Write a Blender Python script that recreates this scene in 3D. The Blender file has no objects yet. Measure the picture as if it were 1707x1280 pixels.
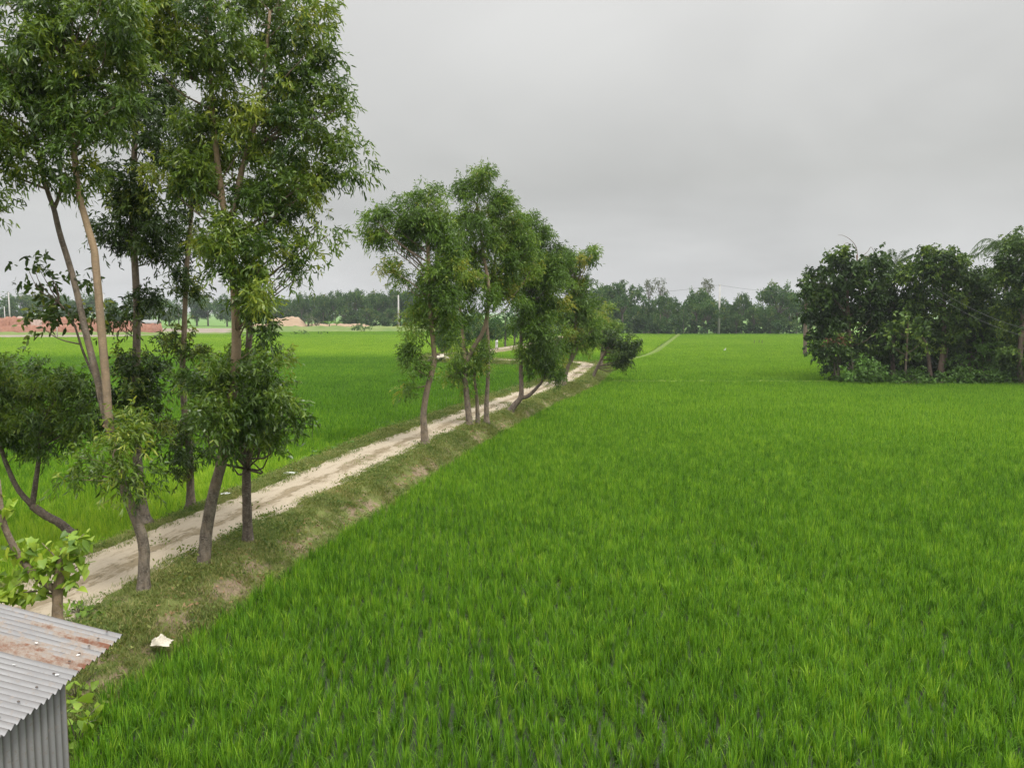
import bpy, bmesh, math, random
import numpy as np
from math import radians as R_, sin, cos, pi, atan, tan

# ------------------------------------------------------------------ camera, sky, sun, exposure
rng = np.random.default_rng(11)
random.seed(11)
sc = bpy.context.scene
F, CX, CY, YH, H = 1332.0, 853.5, 640.0, 520.0, 6.2
PITCH = atan((CY - YH) / F)

cam_d = bpy.data.cameras.new("camera")
cam_d.sensor_width = 36.0
cam_d.lens = 36.0 * F / 1707.0
cam_d.clip_start, cam_d.clip_end = 0.1, 6000
cam = bpy.data.objects.new("camera", cam_d)
sc.collection.objects.link(cam)
cam.location = (0, 0, H)
cam.rotation_euler = (pi / 2 - PITCH, 0, 0)
sc.camera = cam

SUN_EL, SUN_AZ = 57.0, 142.0        # high soft sun behind the camera's right shoulder, veiled by cloud
world = bpy.data.worlds.new("World")
sc.world = world
world.use_nodes = True
wt = world.node_tree
wt.nodes.clear()


def N(t, kind, **kw):
    n = t.nodes.new(kind)
    for k, v in kw.items():
        setattr(n, k, v)
    return n


def build_world():
    t = wt
    L = t.links.new
    out = N(t, 'ShaderNodeOutputWorld')
    bg_sky = N(t, 'ShaderNodeBackground'); bg_sky.inputs[1].default_value = 0.08
    sky = N(t, 'ShaderNodeTexSky', sky_type='NISHITA', sun_disc=False)
    sky.sun_elevation = R_(SUN_EL); sky.sun_rotation = R_(SUN_AZ)
    L(sky.outputs[0], bg_sky.inputs[0])
    tc = N(t, 'ShaderNodeTexCoord')
    sep = N(t, 'ShaderNodeSeparateXYZ'); L(tc.outputs['Generated'], sep.inputs[0])
    # overcast deck: even and dim low down, brightening towards the zenith
    mr = N(t, 'ShaderNodeValToRGB')
    cr = mr.color_ramp
    cr.elements[0].position = 0.0; cr.elements[0].color = (0.635, 0.638, 0.65, 1)
    cr.elements[1].position = 1.0; cr.elements[1].color = (3.2, 3.22, 3.25, 1)
    e = cr.elements.new(0.16); e.color = (0.605, 0.605, 0.582, 1)
    e = cr.elements.new(0.36); e.color = (0.715, 0.713, 0.695, 1)
    e = cr.elements.new(0.6); e.color = (2.2, 2.2, 2.19, 1)
    L(sep.outputs['Z'], mr.inputs[0])
    # cloud texture laid on a plane overhead
    add = N(t, 'ShaderNodeMath', operation='ADD'); add.inputs[1].default_value = 0.22
    ab = N(t, 'ShaderNodeMath', operation='ABSOLUTE'); L(sep.outputs['Z'], ab.inputs[0]); L(ab.outputs[0], add.inputs[0])
    dv = N(t, 'ShaderNodeVectorMath', operation='DIVIDE')
    cb = N(t, 'ShaderNodeCombineXYZ')
    for i in range(3):
        L(add.outputs[0], cb.inputs[i])
    L(tc.outputs['Generated'], dv.inputs[0]); L(cb.outputs[0], dv.inputs[1])
    nz = N(t, 'ShaderNodeTexNoise'); nz.inputs['Scale'].default_value = 0.8; nz.inputs['Detail'].default_value = 4
    nz.inputs['Roughness'].default_value = 0.5; nz.inputs['Distortion'].default_value = 0.4
    L(dv.outputs[0], nz.inputs['Vector'])
    cr2 = N(t, 'ShaderNodeMapRange'); L(nz.outputs[0], cr2.inputs[0])
    cr2.inputs[1].default_value = 0.3; cr2.inputs[2].default_value = 0.7
    cr2.inputs[3].default_value = 0.87; cr2.inputs[4].default_value = 1.14
    mul = N(t, 'ShaderNodeMix', data_type='RGBA', blend_type='MULTIPLY'); mul.inputs[0].default_value = 1.0
    L(mr.outputs[0], mul.inputs[6]); L(cr2.outputs[0], mul.inputs[7])
    bg_cloud = N(t, 'ShaderNodeBackground'); bg_cloud.inputs[1].default_value = 1.0
    L(mul.outputs[2], bg_cloud.inputs[0])
    mix = N(t, 'ShaderNodeMixShader'); mix.inputs[0].default_value = 0.93
    L(bg_sky.outputs[0], mix.inputs[1]); L(bg_cloud.outputs[0], mix.inputs[2])
    L(mix.outputs[0], out.inputs[0])


build_world()
sun_d = bpy.data.lights.new("sun", 'SUN')
sun_d.energy = 2.3
sun_d.angle = R_(11)
sun_d.color = (1.0, 0.96, 0.89)
sun = bpy.data.objects.new("sun", sun_d)
sc.collection.objects.link(sun)
# travels from azimuth SUN_AZ (0 = +Y, clockwise) down to the scene
sun.rotation_euler = (R_(90 - SUN_EL), 0, R_(180 - SUN_AZ) + pi)
sun.rotation_euler = (R_(90 - SUN_EL), 0, -R_(SUN_AZ) + pi)
sc.view_settings.view_transform = 'Standard'
sc.view_settings.look = 'None'
sc.view_settings.exposure = 0.0
sc.view_settings.gamma = 1.0
cy = sc.cycles
cy.max_bounces = 6; cy.diffuse_bounces = 3; cy.glossy_bounces = 2; cy.transmission_bounces = 4
cy.volume_bounces = 0; cy.transparent_max_bounces = 8
cy.use_denoising = True
cy.use_adaptive_sampling = True
cy.adaptive_threshold = 0.02

# ------------------------------------------------------------------ geometry helpers


def ray(x, y):
    a = (x - CX) / F
    b = -(y - CY) / F
    return np.array([a, cos(PITCH) + b * sin(PITCH), -sin(PITCH) + b * cos(PITCH)])


def at(x, y, Y):
    """world point seen at photo pixel x, y at forward distance Y"""
    r = ray(x, y)
    return r * (Y / r[1]) + np.array([0, 0, H])


def gnd(x, y, z=0.0):
    r = ray(x, y)
    return r * ((z - H) / r[2]) + np.array([0, 0, H])


def nrm(v):
    return v / np.maximum(np.linalg.norm(v, axis=-1, keepdims=True), 1e-9)


class MB:
    """collects vertices, triangles, quads and per-vertex attributes"""

    def __init__(s):
        s.V, s.T, s.Q, s.A, s.n = [], [], [], {}, 0

    def add(s, V, T=None, Q=None, **attrs):
        V = np.asarray(V, float).reshape(-1, 3)
        if T is not None and len(T):
            s.T.append(np.asarray(T, int) + s.n)
        if Q is not None and len(Q):
            s.Q.append(np.asarray(Q, int) + s.n)
        for k, a in attrs.items():
            s.A.setdefault(k, []).append((s.n, np.broadcast_to(np.asarray(a, float), (len(V),))))
        s.V.append(V)
        s.n += len(V)
        return s

    def mesh(s, name, mat, smooth=False, loc=(0, 0, 0)):
        V = np.concatenate(s.V) - np.asarray(loc)
        T = np.concatenate(s.T) if s.T else np.zeros((0, 3), int)
        Q = np.concatenate(s.Q) if s.Q else np.zeros((0, 4), int)
        me = bpy.data.meshes.new(name)
        me.vertices.add(len(V))
        me.vertices.foreach_set('co', V.astype(np.float32).ravel())
        nl = len(T) * 3 + len(Q) * 4
        me.loops.add(nl)
        me.loops.foreach_set('vertex_index', np.concatenate([T.ravel(), Q.ravel()]).astype(np.int32))
        me.polygons.add(len(T) + len(Q))
        st = np.concatenate([np.arange(len(T)) * 3, len(T) * 3 + np.arange(len(Q)) * 4]).astype(np.int32)
        me.polygons.foreach_set('loop_start', st)
        if smooth:
            me.polygons.foreach_set('use_smooth', np.ones(len(T) + len(Q), bool))
        for k, lst in s.A.items():
            arr = np.zeros(len(V), np.float32)
            for o, a in lst:
                arr[o:o + len(a)] = a
            me.attributes.new(k, 'FLOAT', 'POINT').data.foreach_set('value', arr)
        me.update(calc_edges=True)
        me.validate()
        if mat:
            me.materials.append(mat)
        return me


def link(name, me, parent=None, loc=None):
    o = bpy.data.objects.new(name, me)
    sc.collection.objects.link(o)
    if parent:
        o.parent = parent
    if loc is not None:
        o.location = loc
    return o


def tag(o, label=None, cat=None, group=None, kind=None):
    for k, v in (('label', label), ('category', cat), ('group', group), ('kind', kind)):
        if v:
            o[k] = v
    return o


def thing(name, label, cat, loc, group=None):
    o = bpy.data.objects.new(name, None)
    o.empty_display_size = 0.3
    sc.collection.objects.link(o)
    o.location = tuple(loc)
    return tag(o, label, cat, group)


def part(name, mb, mat, parent, smooth=False):
    """mesh in world coordinates -> child of parent (whose location is its base)"""
    return link(name, mb.mesh(name, mat, smooth, loc=tuple(parent.location)), parent)


def part_crown(leaf, leafm, wood, woodm, parent):
    """a crown: leaves and the fine branches that carry them, one mesh with two materials"""
    count = lambda mb: (sum(map(len, mb.T)), sum(map(len, mb.Q)))
    (t1, q1), (t2, q2) = count(leaf), count(wood)
    n0 = leaf.n
    leaf.V += wood.V
    leaf.T += [t + n0 for t in wood.T]
    leaf.Q += [q + n0 for q in wood.Q]
    for k, lst in wood.A.items():
        leaf.A.setdefault(k, []).extend((o + n0, a) for o, a in lst)
    leaf.n += wood.n
    me = leaf.mesh('crown', leafm, loc=tuple(parent.location))
    me.materials.append(woodm)
    if len(me.polygons) == t1 + t2 + q1 + q2:
        me.polygons.foreach_set('material_index', np.r_[np.zeros(t1), np.ones(t2), np.zeros(q1), np.ones(q2)].astype(np.int32))
    else:
        print('crown: face count changed', parent.name)
    return link('crown', me, parent)


def solo(name, mb, mat, label=None, cat=None, group=None, kind=None, smooth=False, origin=None):
    loc = (0, 0, 0) if origin is None else tuple(origin)
    o = link(name, mb.mesh(name, mat, smooth, loc=loc), None, loc)
    return tag(o, label, cat, group, kind)


def spline(P, n):
    """Catmull-Rom through rows of P, n samples"""
    P = np.asarray(P, float)
    if len(P) == 2:
        t = np.linspace(0, 1, n)[:, None]
        return P[0] * (1 - t) + P[1] * t
    E = np.vstack([2 * P[0] - P[1], P, 2 * P[-1] - P[-2]])
    out = []
    m = len(P) - 1
    for u in np.linspace(0, m, n):
        i = min(int(u), m - 1)
        t = u - i
        a, b, c, d = E[i], E[i + 1], E[i + 2], E[i + 3]
        out.append(0.5 * (2 * b + (c - a) * t + (2 * a - 5 * b + 4 * c - d) * t * t + (3 * b - a - 3 * c + d) * t ** 3))
    return np.array(out)


def tube(mb, P, rad, sides=8, cap=True, rough=0.0, **attrs):
    P = np.asarray(P, float)
    n = len(P)
    rad = np.broadcast_to(np.asarray(rad, float), (n,))
    Tn = nrm(np.gradient(P, axis=0))
    ref = np.array([1.0, 0.2, 0.1]) if abs(Tn[0][0]) < 0.8 else np.array([0.1, 0.2, 1.0])
    A = nrm(np.cross(Tn, ref))
    B = np.cross(Tn, A)
    th = np.arange(sides) * 2 * pi / sides
    rr = rad[:, None] * (1 + rough * rng.normal(size=(n, sides)))
    V = P[:, None, :] + rr[..., None] * (np.cos(th)[None, :, None] * A[:, None, :] + np.sin(th)[None, :, None] * B[:, None, :])
    i = np.arange(n - 1)[:, None] * sides
    j = np.arange(sides)[None, :]
    j2 = (j + 1) % sides
    Q = np.stack([i + j, i + j2, i + sides + j2, i + sides + j], -1).reshape(-1, 4)
    V = V.reshape(-1, 3)
    T = None
    if cap:
        V = np.vstack([V, P[-1:], P[:1]])
        k = (n - 1) * sides
        e = n * sides
        T = np.concatenate([np.stack([k + j[0], k + j2[0], np.full(sides, e)], -1),
                            np.stack([j2[0], j[0], np.full(sides, e + 1)], -1)])
    at_ = {}
    for kx, a in attrs.items():
        a = np.asarray(a, float)
        if a.ndim:
            a = np.repeat(a, sides)
            if cap:
                a = np.concatenate([a, a[-1:], a[:1]])
        at_[kx] = a
    mb.add(V, T, Q, **at_)


def box(mb, c, size, rz=0.0, **attrs):
    c = np.asarray(c, float)
    s = np.asarray(size, float) / 2
    V = np.array([[x, y, z] for z in (-1, 1) for y in (-1, 1) for x in (-1, 1)], float) * s
    ca, sa = cos(rz), sin(rz)
    V = np.stack([V[:, 0] * ca - V[:, 1] * sa, V[:, 0] * sa + V[:, 1] * ca, V[:, 2]], -1) + c
    Q = [[0, 2, 3, 1], [4, 5, 7, 6], [0, 1, 5, 4], [2, 6, 7, 3], [0, 4, 6, 2], [1, 3, 7, 5]]
    mb.add(V, None, Q, **attrs)


def wob(x, y, f=1.0, seed=0.0):
    """cheap smooth noise in -1..1"""
    a = np.sin(x * f * 1.0 + 1.7 * np.sin(y * f * 0.73 + seed) + seed * 2.1)
    b = np.sin(y * f * 1.13 + 1.9 * np.sin(x * f * 0.61 - seed) + seed)
    c = np.sin((x + y) * f * 2.3 + 2.0 * np.sin((x - y) * f * 1.1 + seed) + 1.0)
    return (a + b + 0.6 * c) / 2.6


# ------------------------------------------------------------------ materials


def newmat(name):
    m = bpy.data.materials.new(name)
    m.use_nodes = True
    m.node_tree.nodes.clear()
    return m, m.node_tree


def ramp(t, stops, fac=None):
    n = N(t, 'ShaderNodeValToRGB')
    cr = n.color_ramp
    for i, (p, c) in enumerate(stops):
        e = cr.elements[i] if i < 2 else cr.elements.new(p)
        e.position = p
        e.color = (*c, 1)
    if fac is not None:
        t.links.new(fac, n.inputs[0])
    return n


def attr(t, name, typ='GEOMETRY'):
    return N(t, 'ShaderNodeAttribute', attribute_name=name, attribute_type=typ)


def noise(t, scale, detail=4, rough=0.55, vec=None, dist=0.0):
    n = N(t, 'ShaderNodeTexNoise')
    n.inputs['Scale'].default_value = scale
    n.inputs['Detail'].default_value = detail
    n.inputs['Roughness'].default_value = rough
    n.inputs['Distortion'].default_value = dist
    if vec is not None:
        t.links.new(vec, n.inputs['Vector'])
    return n


def math_(t, op, a, b=None, clamp=False):
    n = N(t, 'ShaderNodeMath', operation=op, use_clamp=clamp)
    for i, v in enumerate((a, b)):
        if v is None:
            continue
        if isinstance(v, (int, float)):
            n.inputs[i].default_value = v
        else:
            t.links.new(v, n.inputs[i])
    return n.outputs[0]


def mixc(t, fac, a, b, blend='MIX'):
    n = N(t, 'ShaderNodeMix', data_type='RGBA', blend_type=blend)
    for i, v in ((0, fac), (6, a), (7, b)):
        if isinstance(v, (int, float)):
            n.inputs[i].default_value = v
        elif isinstance(v, tuple):
            n.inputs[i].default_value = (*v, 1)
        else:
            t.links.new(v, n.inputs[i])
    return n.outputs[2]


def principled(t, col, rough=0.7, spec=0.3, metal=0.0, bump=None, bstr=0.3, bdist=0.02):
    b = N(t, 'ShaderNodeBsdfPrincipled')
    for k, v in (('Base Color', col), ('Roughness', rough), ('Specular IOR Level', spec), ('Metallic', metal)):
        if isinstance(v, (int, float)):
            b.inputs[k].default_value = v
        elif isinstance(v, tuple):
            b.inputs[k].default_value = (*v, 1)
        else:
            t.links.new(v, b.inputs[k])
    if bump is not None:
        n = N(t, 'ShaderNodeBump')
        n.inputs['Strength'].default_value = bstr
        n.inputs['Distance'].default_value = bdist
        t.links.new(bump, n.inputs['Height'])
        t.links.new(n.outputs[0], b.inputs['Normal'])
    return b


def finish(t, shader):
    o = N(t, 'ShaderNodeOutputMaterial')
    t.links.new(shader.outputs[0], o.inputs[0])


def leaf_mat(name, stops, trans=0.35, rough=0.45, spec=0.3, inst=None, posn=None):
    m, t = newmat(name)
    f = attr(t, 'tint').outputs['Fac']
    if inst:
        f = math_(t, 'ADD', math_(t, 'MULTIPLY', math_(t, 'SUBTRACT', f, 0.5), 0.75), attr(t, inst, 'INSTANCER').outputs['Fac'])
    if posn:
        g = N(t, 'ShaderNodeNewGeometry')
        nn = noise(t, posn[0], 3, 0.6, g.outputs['Position'])
        f = math_(t, 'ADD', f, math_(t, 'MULTIPLY', math_(t, 'SUBTRACT', nn.outputs[0], 0.5), posn[1]))
    c = ramp(t, stops, f).outputs[0]
    p = principled(t, c, rough, spec)
    tr = N(t, 'ShaderNodeBsdfTranslucent')
    t.links.new(mixc(t, 1.0, c, (1.25, 1.2, 0.6), 'MULTIPLY'), tr.inputs[0])
    mx = N(t, 'ShaderNodeMixShader')
    mx.inputs[0].default_value = trans
    t.links.new(p.outputs[0], mx.inputs[1])
    t.links.new(tr.outputs[0], mx.inputs[2])
    finish(t, mx)
    return m


def bark_mat(name, dark, light, tan_c, patch=0.5, scale=1.0):
    m, t = newmat(name)
    g = N(t, 'ShaderNodeNewGeometry')
    mp = N(t, 'ShaderNodeMapping')
    mp.inputs['Scale'].default_value = (1, 1, 0.45)
    t.links.new(g.outputs['Position'], mp.inputs[0])
    mp2 = N(t, 'ShaderNodeMapping')
    mp2.inputs['Scale'].default_value = (1, 1, 3.0)
    t.links.new(g.outputs['Position'], mp2.inputs[0])
    n1 = noise(t, 11 * scale, 6, 0.65, mp.outputs[0])
    n2 = noise(t, 16 * scale, 4, 0.7, mp2.outputs[0])
    n3 = noise(t, 4 * scale, 4, 0.6, g.outputs['Position'])
    base = mixc(t, ramp(t, [(0.35, (0, 0, 0)), (0.65, (1, 1, 1))], n1.outputs[0]).outputs[0], dark, light)
    spots = ramp(t, [(0.56, (0, 0, 0)), (0.62, (1, 1, 1))], n2.outputs[0]).outputs[0]
    base = mixc(t, math_(t, 'MULTIPLY', spots, patch), base, (0.34, 0.31, 0.26))
    tf = math_(t, 'ADD', attr(t, 'tan').outputs['Fac'], math_(t, 'MULTIPLY', math_(t, 'SUBTRACT', n3.outputs[0], 0.5), 0.9), True)
    tcol = mixc(t, ramp(t, [(0.3, (0, 0, 0)), (0.7, (1, 1, 1))], n2.outputs[0]).outputs[0], tan_c, tuple(0.62 * x for x in tan_c))
    base = mixc(t, tf, base, tcol)
    finish(t, principled(t, base, 0.85, 0.2, 0, n1.outputs[0], 0.9, 0.04))
    return m


def plain_mat(name, c1, c2, scale=3.0, rough=0.8, metal=0.0, bstr=0.2, spec=0.3):
    m, t = newmat(name)
    g = N(t, 'ShaderNodeNewGeometry')
    n1 = noise(t, scale, 6, 0.65, g.outputs['Position'])
    c = mixc(t, ramp(t, [(0.3, (0, 0, 0)), (0.7, (1, 1, 1))], n1.outputs[0]).outputs[0], c1, c2)
    finish(t, principled(t, c, rough, spec, metal, n1.outputs[0], bstr, 0.03))
    return m


M = {}
ACACIA = [(0.0, (0.032, 0.070, 0.009)), (0.42, (0.085, 0.155, 0.019)), (0.75, (0.19, 0.275, 0.032)), (1.0, (0.31, 0.35, 0.04))]
M['acacia'] = leaf_mat('acacia_leaf', ACACIA, 0.36, 0.36, 0.5)
M['acacia_mid'] = leaf_mat('acacia_leaf_midway', [(0.0, (0.045, 0.085, 0.012)), (0.45, (0.098, 0.185, 0.022)), (0.8, (0.185, 0.285, 0.034)), (1.0, (0.28, 0.28, 0.035))], 0.33, 0.45, 0.3)
M['dark_leaf'] = leaf_mat('dark_leaf', [(0.0, (0.016, 0.036, 0.006)), (0.5, (0.044, 0.082, 0.012)), (0.8, (0.085, 0.135, 0.02)), (1.0, (0.20, 0.24, 0.03))], 0.25, 0.42, 0.3)
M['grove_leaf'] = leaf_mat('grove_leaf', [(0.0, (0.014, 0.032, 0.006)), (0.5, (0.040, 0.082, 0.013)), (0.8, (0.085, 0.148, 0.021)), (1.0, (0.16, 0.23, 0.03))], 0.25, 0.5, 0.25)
M['far_leaf'] = leaf_mat('far_leaf', [(0.0, (0.018, 0.050, 0.014)), (0.5, (0.046, 0.112, 0.026)), (0.85, (0.11, 0.19, 0.04)), (1.0, (0.16, 0.20, 0.05))], 0.25, 0.6, 0.2)
M['pale_leaf'] = leaf_mat('pale_leaf', [(0.0, (0.07, 0.09, 0.05)), (1.0, (0.15, 0.17, 0.09))], 0.3, 0.6, 0.2)
M['lime_leaf'] = leaf_mat('lime_leaf', [(0.0, (0.09, 0.17, 0.02)), (0.5, (0.24, 0.37, 0.04)), (1.0, (0.45, 0.54, 0.08))], 0.4, 0.4, 0.35)
M['vine_leaf'] = leaf_mat('vine_leaf', [(0.0, (0.03, 0.075, 0.012)), (0.6, (0.075, 0.15, 0.020)), (1.0, (0.12, 0.24, 0.04))], 0.3, 0.5, 0.3)
M['rice'] = leaf_mat('rice_leaf', [(0.0, (0.018, 0.060, 0.005)), (0.42, (0.104, 0.252, 0.014)), (0.72, (0.215, 0.385, 0.026)), (1.0, (0.40, 0.54, 0.055))],
                     0.35, 0.5, 0.16, inst='rt', posn=(0.25, 0.30))
M['turf'] = leaf_mat('verge_blade', [(0.0, (0.045, 0.095, 0.016)), (0.45, (0.130, 0.180, 0.038)), (0.8, (0.24, 0.245, 0.075)), (1.0, (0.36, 0.30, 0.14))],
                     0.3, 0.6, 0.2, inst='rt', posn=(0.9, 0.7))
M['bundgrass'] = plain_mat('bund_grass', (0.085, 0.135, 0.012), (0.12, 0.17, 0.02), 1.2, 0.95, 0, 0.4)
M['dry_leaf'] = plain_mat('dry_leaf', (0.20, 0.11, 0.05), (0.36, 0.24, 0.13), 9)
M['bark'] = bark_mat('acacia_bark', (0.075, 0.060, 0.046), (0.20, 0.165, 0.13), (0.46, 0.33, 0.20))
M['bark_dark'] = bark_mat('dark_bark', (0.065, 0.050, 0.040), (0.15, 0.118, 0.092), (0.30, 0.21, 0.15), 0.5)
M['bark_far'] = bark_mat('far_bark', (0.07, 0.06, 0.05), (0.14, 0.12, 0.10), (0.30, 0.25, 0.2), 0.3, 0.4)
M['concrete'] = plain_mat('concrete_pole', (0.36, 0.35, 0.33), (0.50, 0.48, 0.45), 2, 0.85)
M['dark_wood'] = plain_mat('dark_wood', (0.07, 0.055, 0.045), (0.14, 0.11, 0.09), 6)
M['cable'] = plain_mat('cable', (0.12, 0.12, 0.12), (0.2, 0.2, 0.2), 3)
M['white_cloth'] = plain_mat('white_cloth', (0.36, 0.32, 0.25), (0.60, 0.55, 0.45), 9, 0.9)
M['paper'] = plain_mat('paper', (0.58, 0.58, 0.56), (0.70, 0.70, 0.68), 20, 0.8)


def ground_mat():
    m, t = newmat('ground')
    g = N(t, 'ShaderNodeNewGeometry')
    P = g.outputs['Position']
    sp = N(t, 'ShaderNodeSeparateXYZ')
    t.links.new(P, sp.inputs[0])
    n1 = noise(t, 0.9, 6, 0.6, P)
    n2 = noise(t, 9, 4, 0.6, P)
    n3 = noise(t, 0.02, 4, 0.6, P)
    mud = mixc(t, ramp(t, [(0.35, (0, 0, 0)), (0.65, (1, 1, 1))], n2.outputs[0]).outputs[0], (0.018, 0.024, 0.012), (0.060, 0.064, 0.042))
    field = mixc(t, n3.outputs[0], (0.06, 0.15, 0.014), (0.13, 0.23, 0.03))
    far = N(t, 'ShaderNodeMapRange')
    t.links.new(sp.outputs['Y'], far.inputs[0])
    far.inputs[1].default_value = 150
    far.inputs[2].default_value = 215
    c = mixc(t, far.outputs[0], mud, field)
    wet = ramp(t, [(0.42, (0.12, 0.12, 0.12)), (0.58, (0.7, 0.7, 0.7))], n1.outputs[0]).outputs[0]
    rg = mixc(t, far.outputs[0], wet, (0.9, 0.9, 0.9))
    finish(t, principled(t, c, rg, 0.4, 0, n2.outputs[0], 0.2, 0.03))
    return m


def verge_mat():
    m, t = newmat('verge')
    g = N(t, 'ShaderNodeNewGeometry')
    P = g.outputs['Position']
    n1 = noise(t, 1.4, 6, 0.65, P)
    n2 = noise(t, 14, 5, 0.65, P)
    n3 = noise(t, 4.5, 5, 0.7, P)
    green = mixc(t, n2.outputs[0], (0.085, 0.112, 0.028), (0.18, 0.195, 0.06))
    dirt = mixc(t, n2.outputs[0], (0.12, 0.085, 0.055), (0.34, 0.26, 0.175))
    f = math_(t, 'ADD', attr(t, 'dirt').outputs['Fac'], math_(t, 'MULTIPLY', math_(t, 'SUBTRACT', n3.outputs[0], 0.5), 1.5))
    f = math_(t, 'ADD', f, math_(t, 'MULTIPLY', math_(t, 'SUBTRACT', n1.outputs[0], 0.5), 1.7), True)
    c = mixc(t, ramp(t, [(0.40, (0, 0, 0)), (0.62, (1, 1, 1))], f).outputs[0], green, dirt)
    finish(t, principled(t, c, 0.95, 0.15, 0, n2.outputs[0], 0.7, 0.05))
    return m


def road_mat():
    m, t = newmat('sandy_road')
    u = attr(t, 'u').outputs['Fac']
    s = attr(t, 'run').outputs['Fac']
    cb = N(t, 'ShaderNodeCombineXYZ')
    t.links.new(math_(t, 'MULTIPLY', u, 2.6), cb.inputs[0])
    t.links.new(math_(t, 'MULTIPLY', s, 0.75), cb.inputs[1])
    cb2 = N(t, 'ShaderNodeCombineXYZ')
    t.links.new(math_(t, 'MULTIPLY', u, 9.0), cb2.inputs[0])
    t.links.new(math_(t, 'MULTIPLY', s, 4.0), cb2.inputs[1])
    n1 = noise(t, 1.0, 6, 0.65, cb.outputs[0], 0.6)
    n2 = noise(t, 1.0, 6, 0.7, cb2.outputs[0])
    n4 = noise(t, 7.0, 5, 0.7, cb2.outputs[0])
    sand = mixc(t, n2.outputs[0], (0.255, 0.212, 0.150), (0.47, 0.40, 0.298))
    # worn grassy/damp streaks between the wheel tracks
    mid = math_(t, 'SUBTRACT', 1.0, math_(t, 'MULTIPLY', math_(t, 'ABSOLUTE', math_(t, 'SUBTRACT', u, 0.12)), 2.1), True)
    f = math_(t, 'ADD', math_(t, 'MULTIPLY', mid, 0.34), math_(t, 'MULTIPLY', math_(t, 'SUBTRACT', n1.outputs[0], 0.5), 1.5))
    f = math_(t, 'ADD', f, math_(t, 'MULTIPLY', math_(t, 'SUBTRACT', n2.outputs[0], 0.5), 0.9))
    c = mixc(t, math_(t, 'MULTIPLY', ramp(t, [(0.10, (0, 0, 0)), (0.30, (1, 1, 1))], f).outputs[0], 0.9), sand,
             mixc(t, n4.outputs[0], (0.13, 0.105, 0.06), (0.27, 0.21, 0.13)))
    dk = ramp(t, [(0.55, (0, 0, 0)), (0.66, (1, 1, 1))], n2.outputs[0]).outputs[0]
    c = mixc(t, math_(t, 'MULTIPLY', dk, math_(t, 'MULTIPLY', mid, 1.0)), c, (0.075, 0.062, 0.036))
    finish(t, principled(t, c, 0.95, 0.15, 0, math_(t, 'ADD', n2.outputs[0], n4.outputs[0]), 0.5, 0.03))
    return m


def tin_mat(name, rust_amt):
    m, t = newmat(name)
    cv = attr(t, 'cv').outputs['Fac']      # distance across the corrugations, metres
    cl = attr(t, 'cl').outputs['Fac']      # along them
    cb = N(t, 'ShaderNodeCombineXYZ')
    t.links.new(math_(t, 'MULTIPLY', cv, 5.0), cb.inputs[0])
    t.links.new(math_(t, 'MULTIPLY', cl, 1.1), cb.inputs[1])
    n1 = noise(t, 1.0, 6, 0.65, cb.outputs[0], 0.4)
    g = N(t, 'ShaderNodeNewGeometry')
    n2 = noise(t, 22, 5, 0.7, g.outputs['Position'])
    n3 = noise(t, 2.2, 5, 0.7, g.outputs['Position'])
    zinc = mixc(t, n3.outputs[0], (0.16, 0.158, 0.16), (0.34, 0.335, 0.33))
    val = math_(t, 'ABSOLUTE', math_(t, 'SINE', math_(t, 'MULTIPLY', cv, pi / (0.084 if rust_amt > 0 else 0.1))))     # darker line along each corrugation, for contrast
    zinc = mixc(t, math_(t, 'MULTIPLY', math_(t, 'POWER', val, 5.0), math_(t, 'ADD', 0.25, n3.outputs[0])), zinc, (0.085, 0.078, 0.070))
    zinc = mixc(t, ramp(t, [(0.55, (0, 0, 0)), (0.7, (1, 1, 1))], n2.outputs[0]).outputs[0], zinc, (0.22, 0.19, 0.165))
    rf = math_(t, 'ADD', math_(t, 'MULTIPLY', attr(t, 'rust').outputs['Fac'], 0.22), n1.outputs[0])
    rf = math_(t, 'ADD', rf, math_(t, 'MULTIPLY', math_(t, 'SUBTRACT', n2.outputs[0], 0.5), 0.4))
    rm = ramp(t, [(0.80 - rust_amt, (0, 0, 0)), (0.92 - rust_amt, (1, 1, 1))], rf).outputs[0]
    rust = mixc(t, n2.outputs[0], (0.095, 0.036, 0.020), (0.20, 0.088, 0.048))
    tan_ = mixc(t, ramp(t, [(0.70 - rust_amt, (0, 0, 0)), (0.80 - rust_amt, (1, 1, 1))], rf).outputs[0], zinc, (0.24, 0.195, 0.155))
    c = mixc(t, rm, tan_, rust)
    rg = mixc(t, rm, (0.58, 0.58, 0.58), (0.9, 0.9, 0.9))
    mt = math_(t, 'MULTIPLY', math_(t, 'SUBTRACT', 1.0, rm), 0.15)
    b = principled(t, c, rg, 0.4, mt, n2.outputs[0], 0.12, 0.01)
    finish(t, b)
    return m


M['ground'] = ground_mat()
M['verge'] = verge_mat()
M['road'] = road_mat()
M['tin_roof'] = tin_mat('rusty_tin', 0.165)
M['tin_wall'] = tin_mat('grey_tin', 0.0)

# ------------------------------------------------------------------ road alignment
CL = np.array([(-11.4, 2), (-10.9, 6), (-9.15, 14.6), (-8.2, 19.4), (-6.5, 26.1), (-4.85, 33.4), (-3.05, 40), (-0.3, 50), (2.65, 60), (4.7, 67), (6.7, 77),
               (7.9, 83.5), (7.6, 87.2), (5.6, 89.6), (3.0, 90.9), (-2, 93), (-7.5, 96.0), (-9.6, 101), (-8, 109), (-3.4, 119.7), (1, 135), (5, 152), (11, 190)], float)
CLs = spline(np.c_[CL, np.zeros(len(CL))], 420)[:, :2]
_seg = np.diff(CLs, axis=0)
_len = np.linalg.norm(_seg, axis=1)
CLd = np.r_[0, np.cumsum(_len)]


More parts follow.
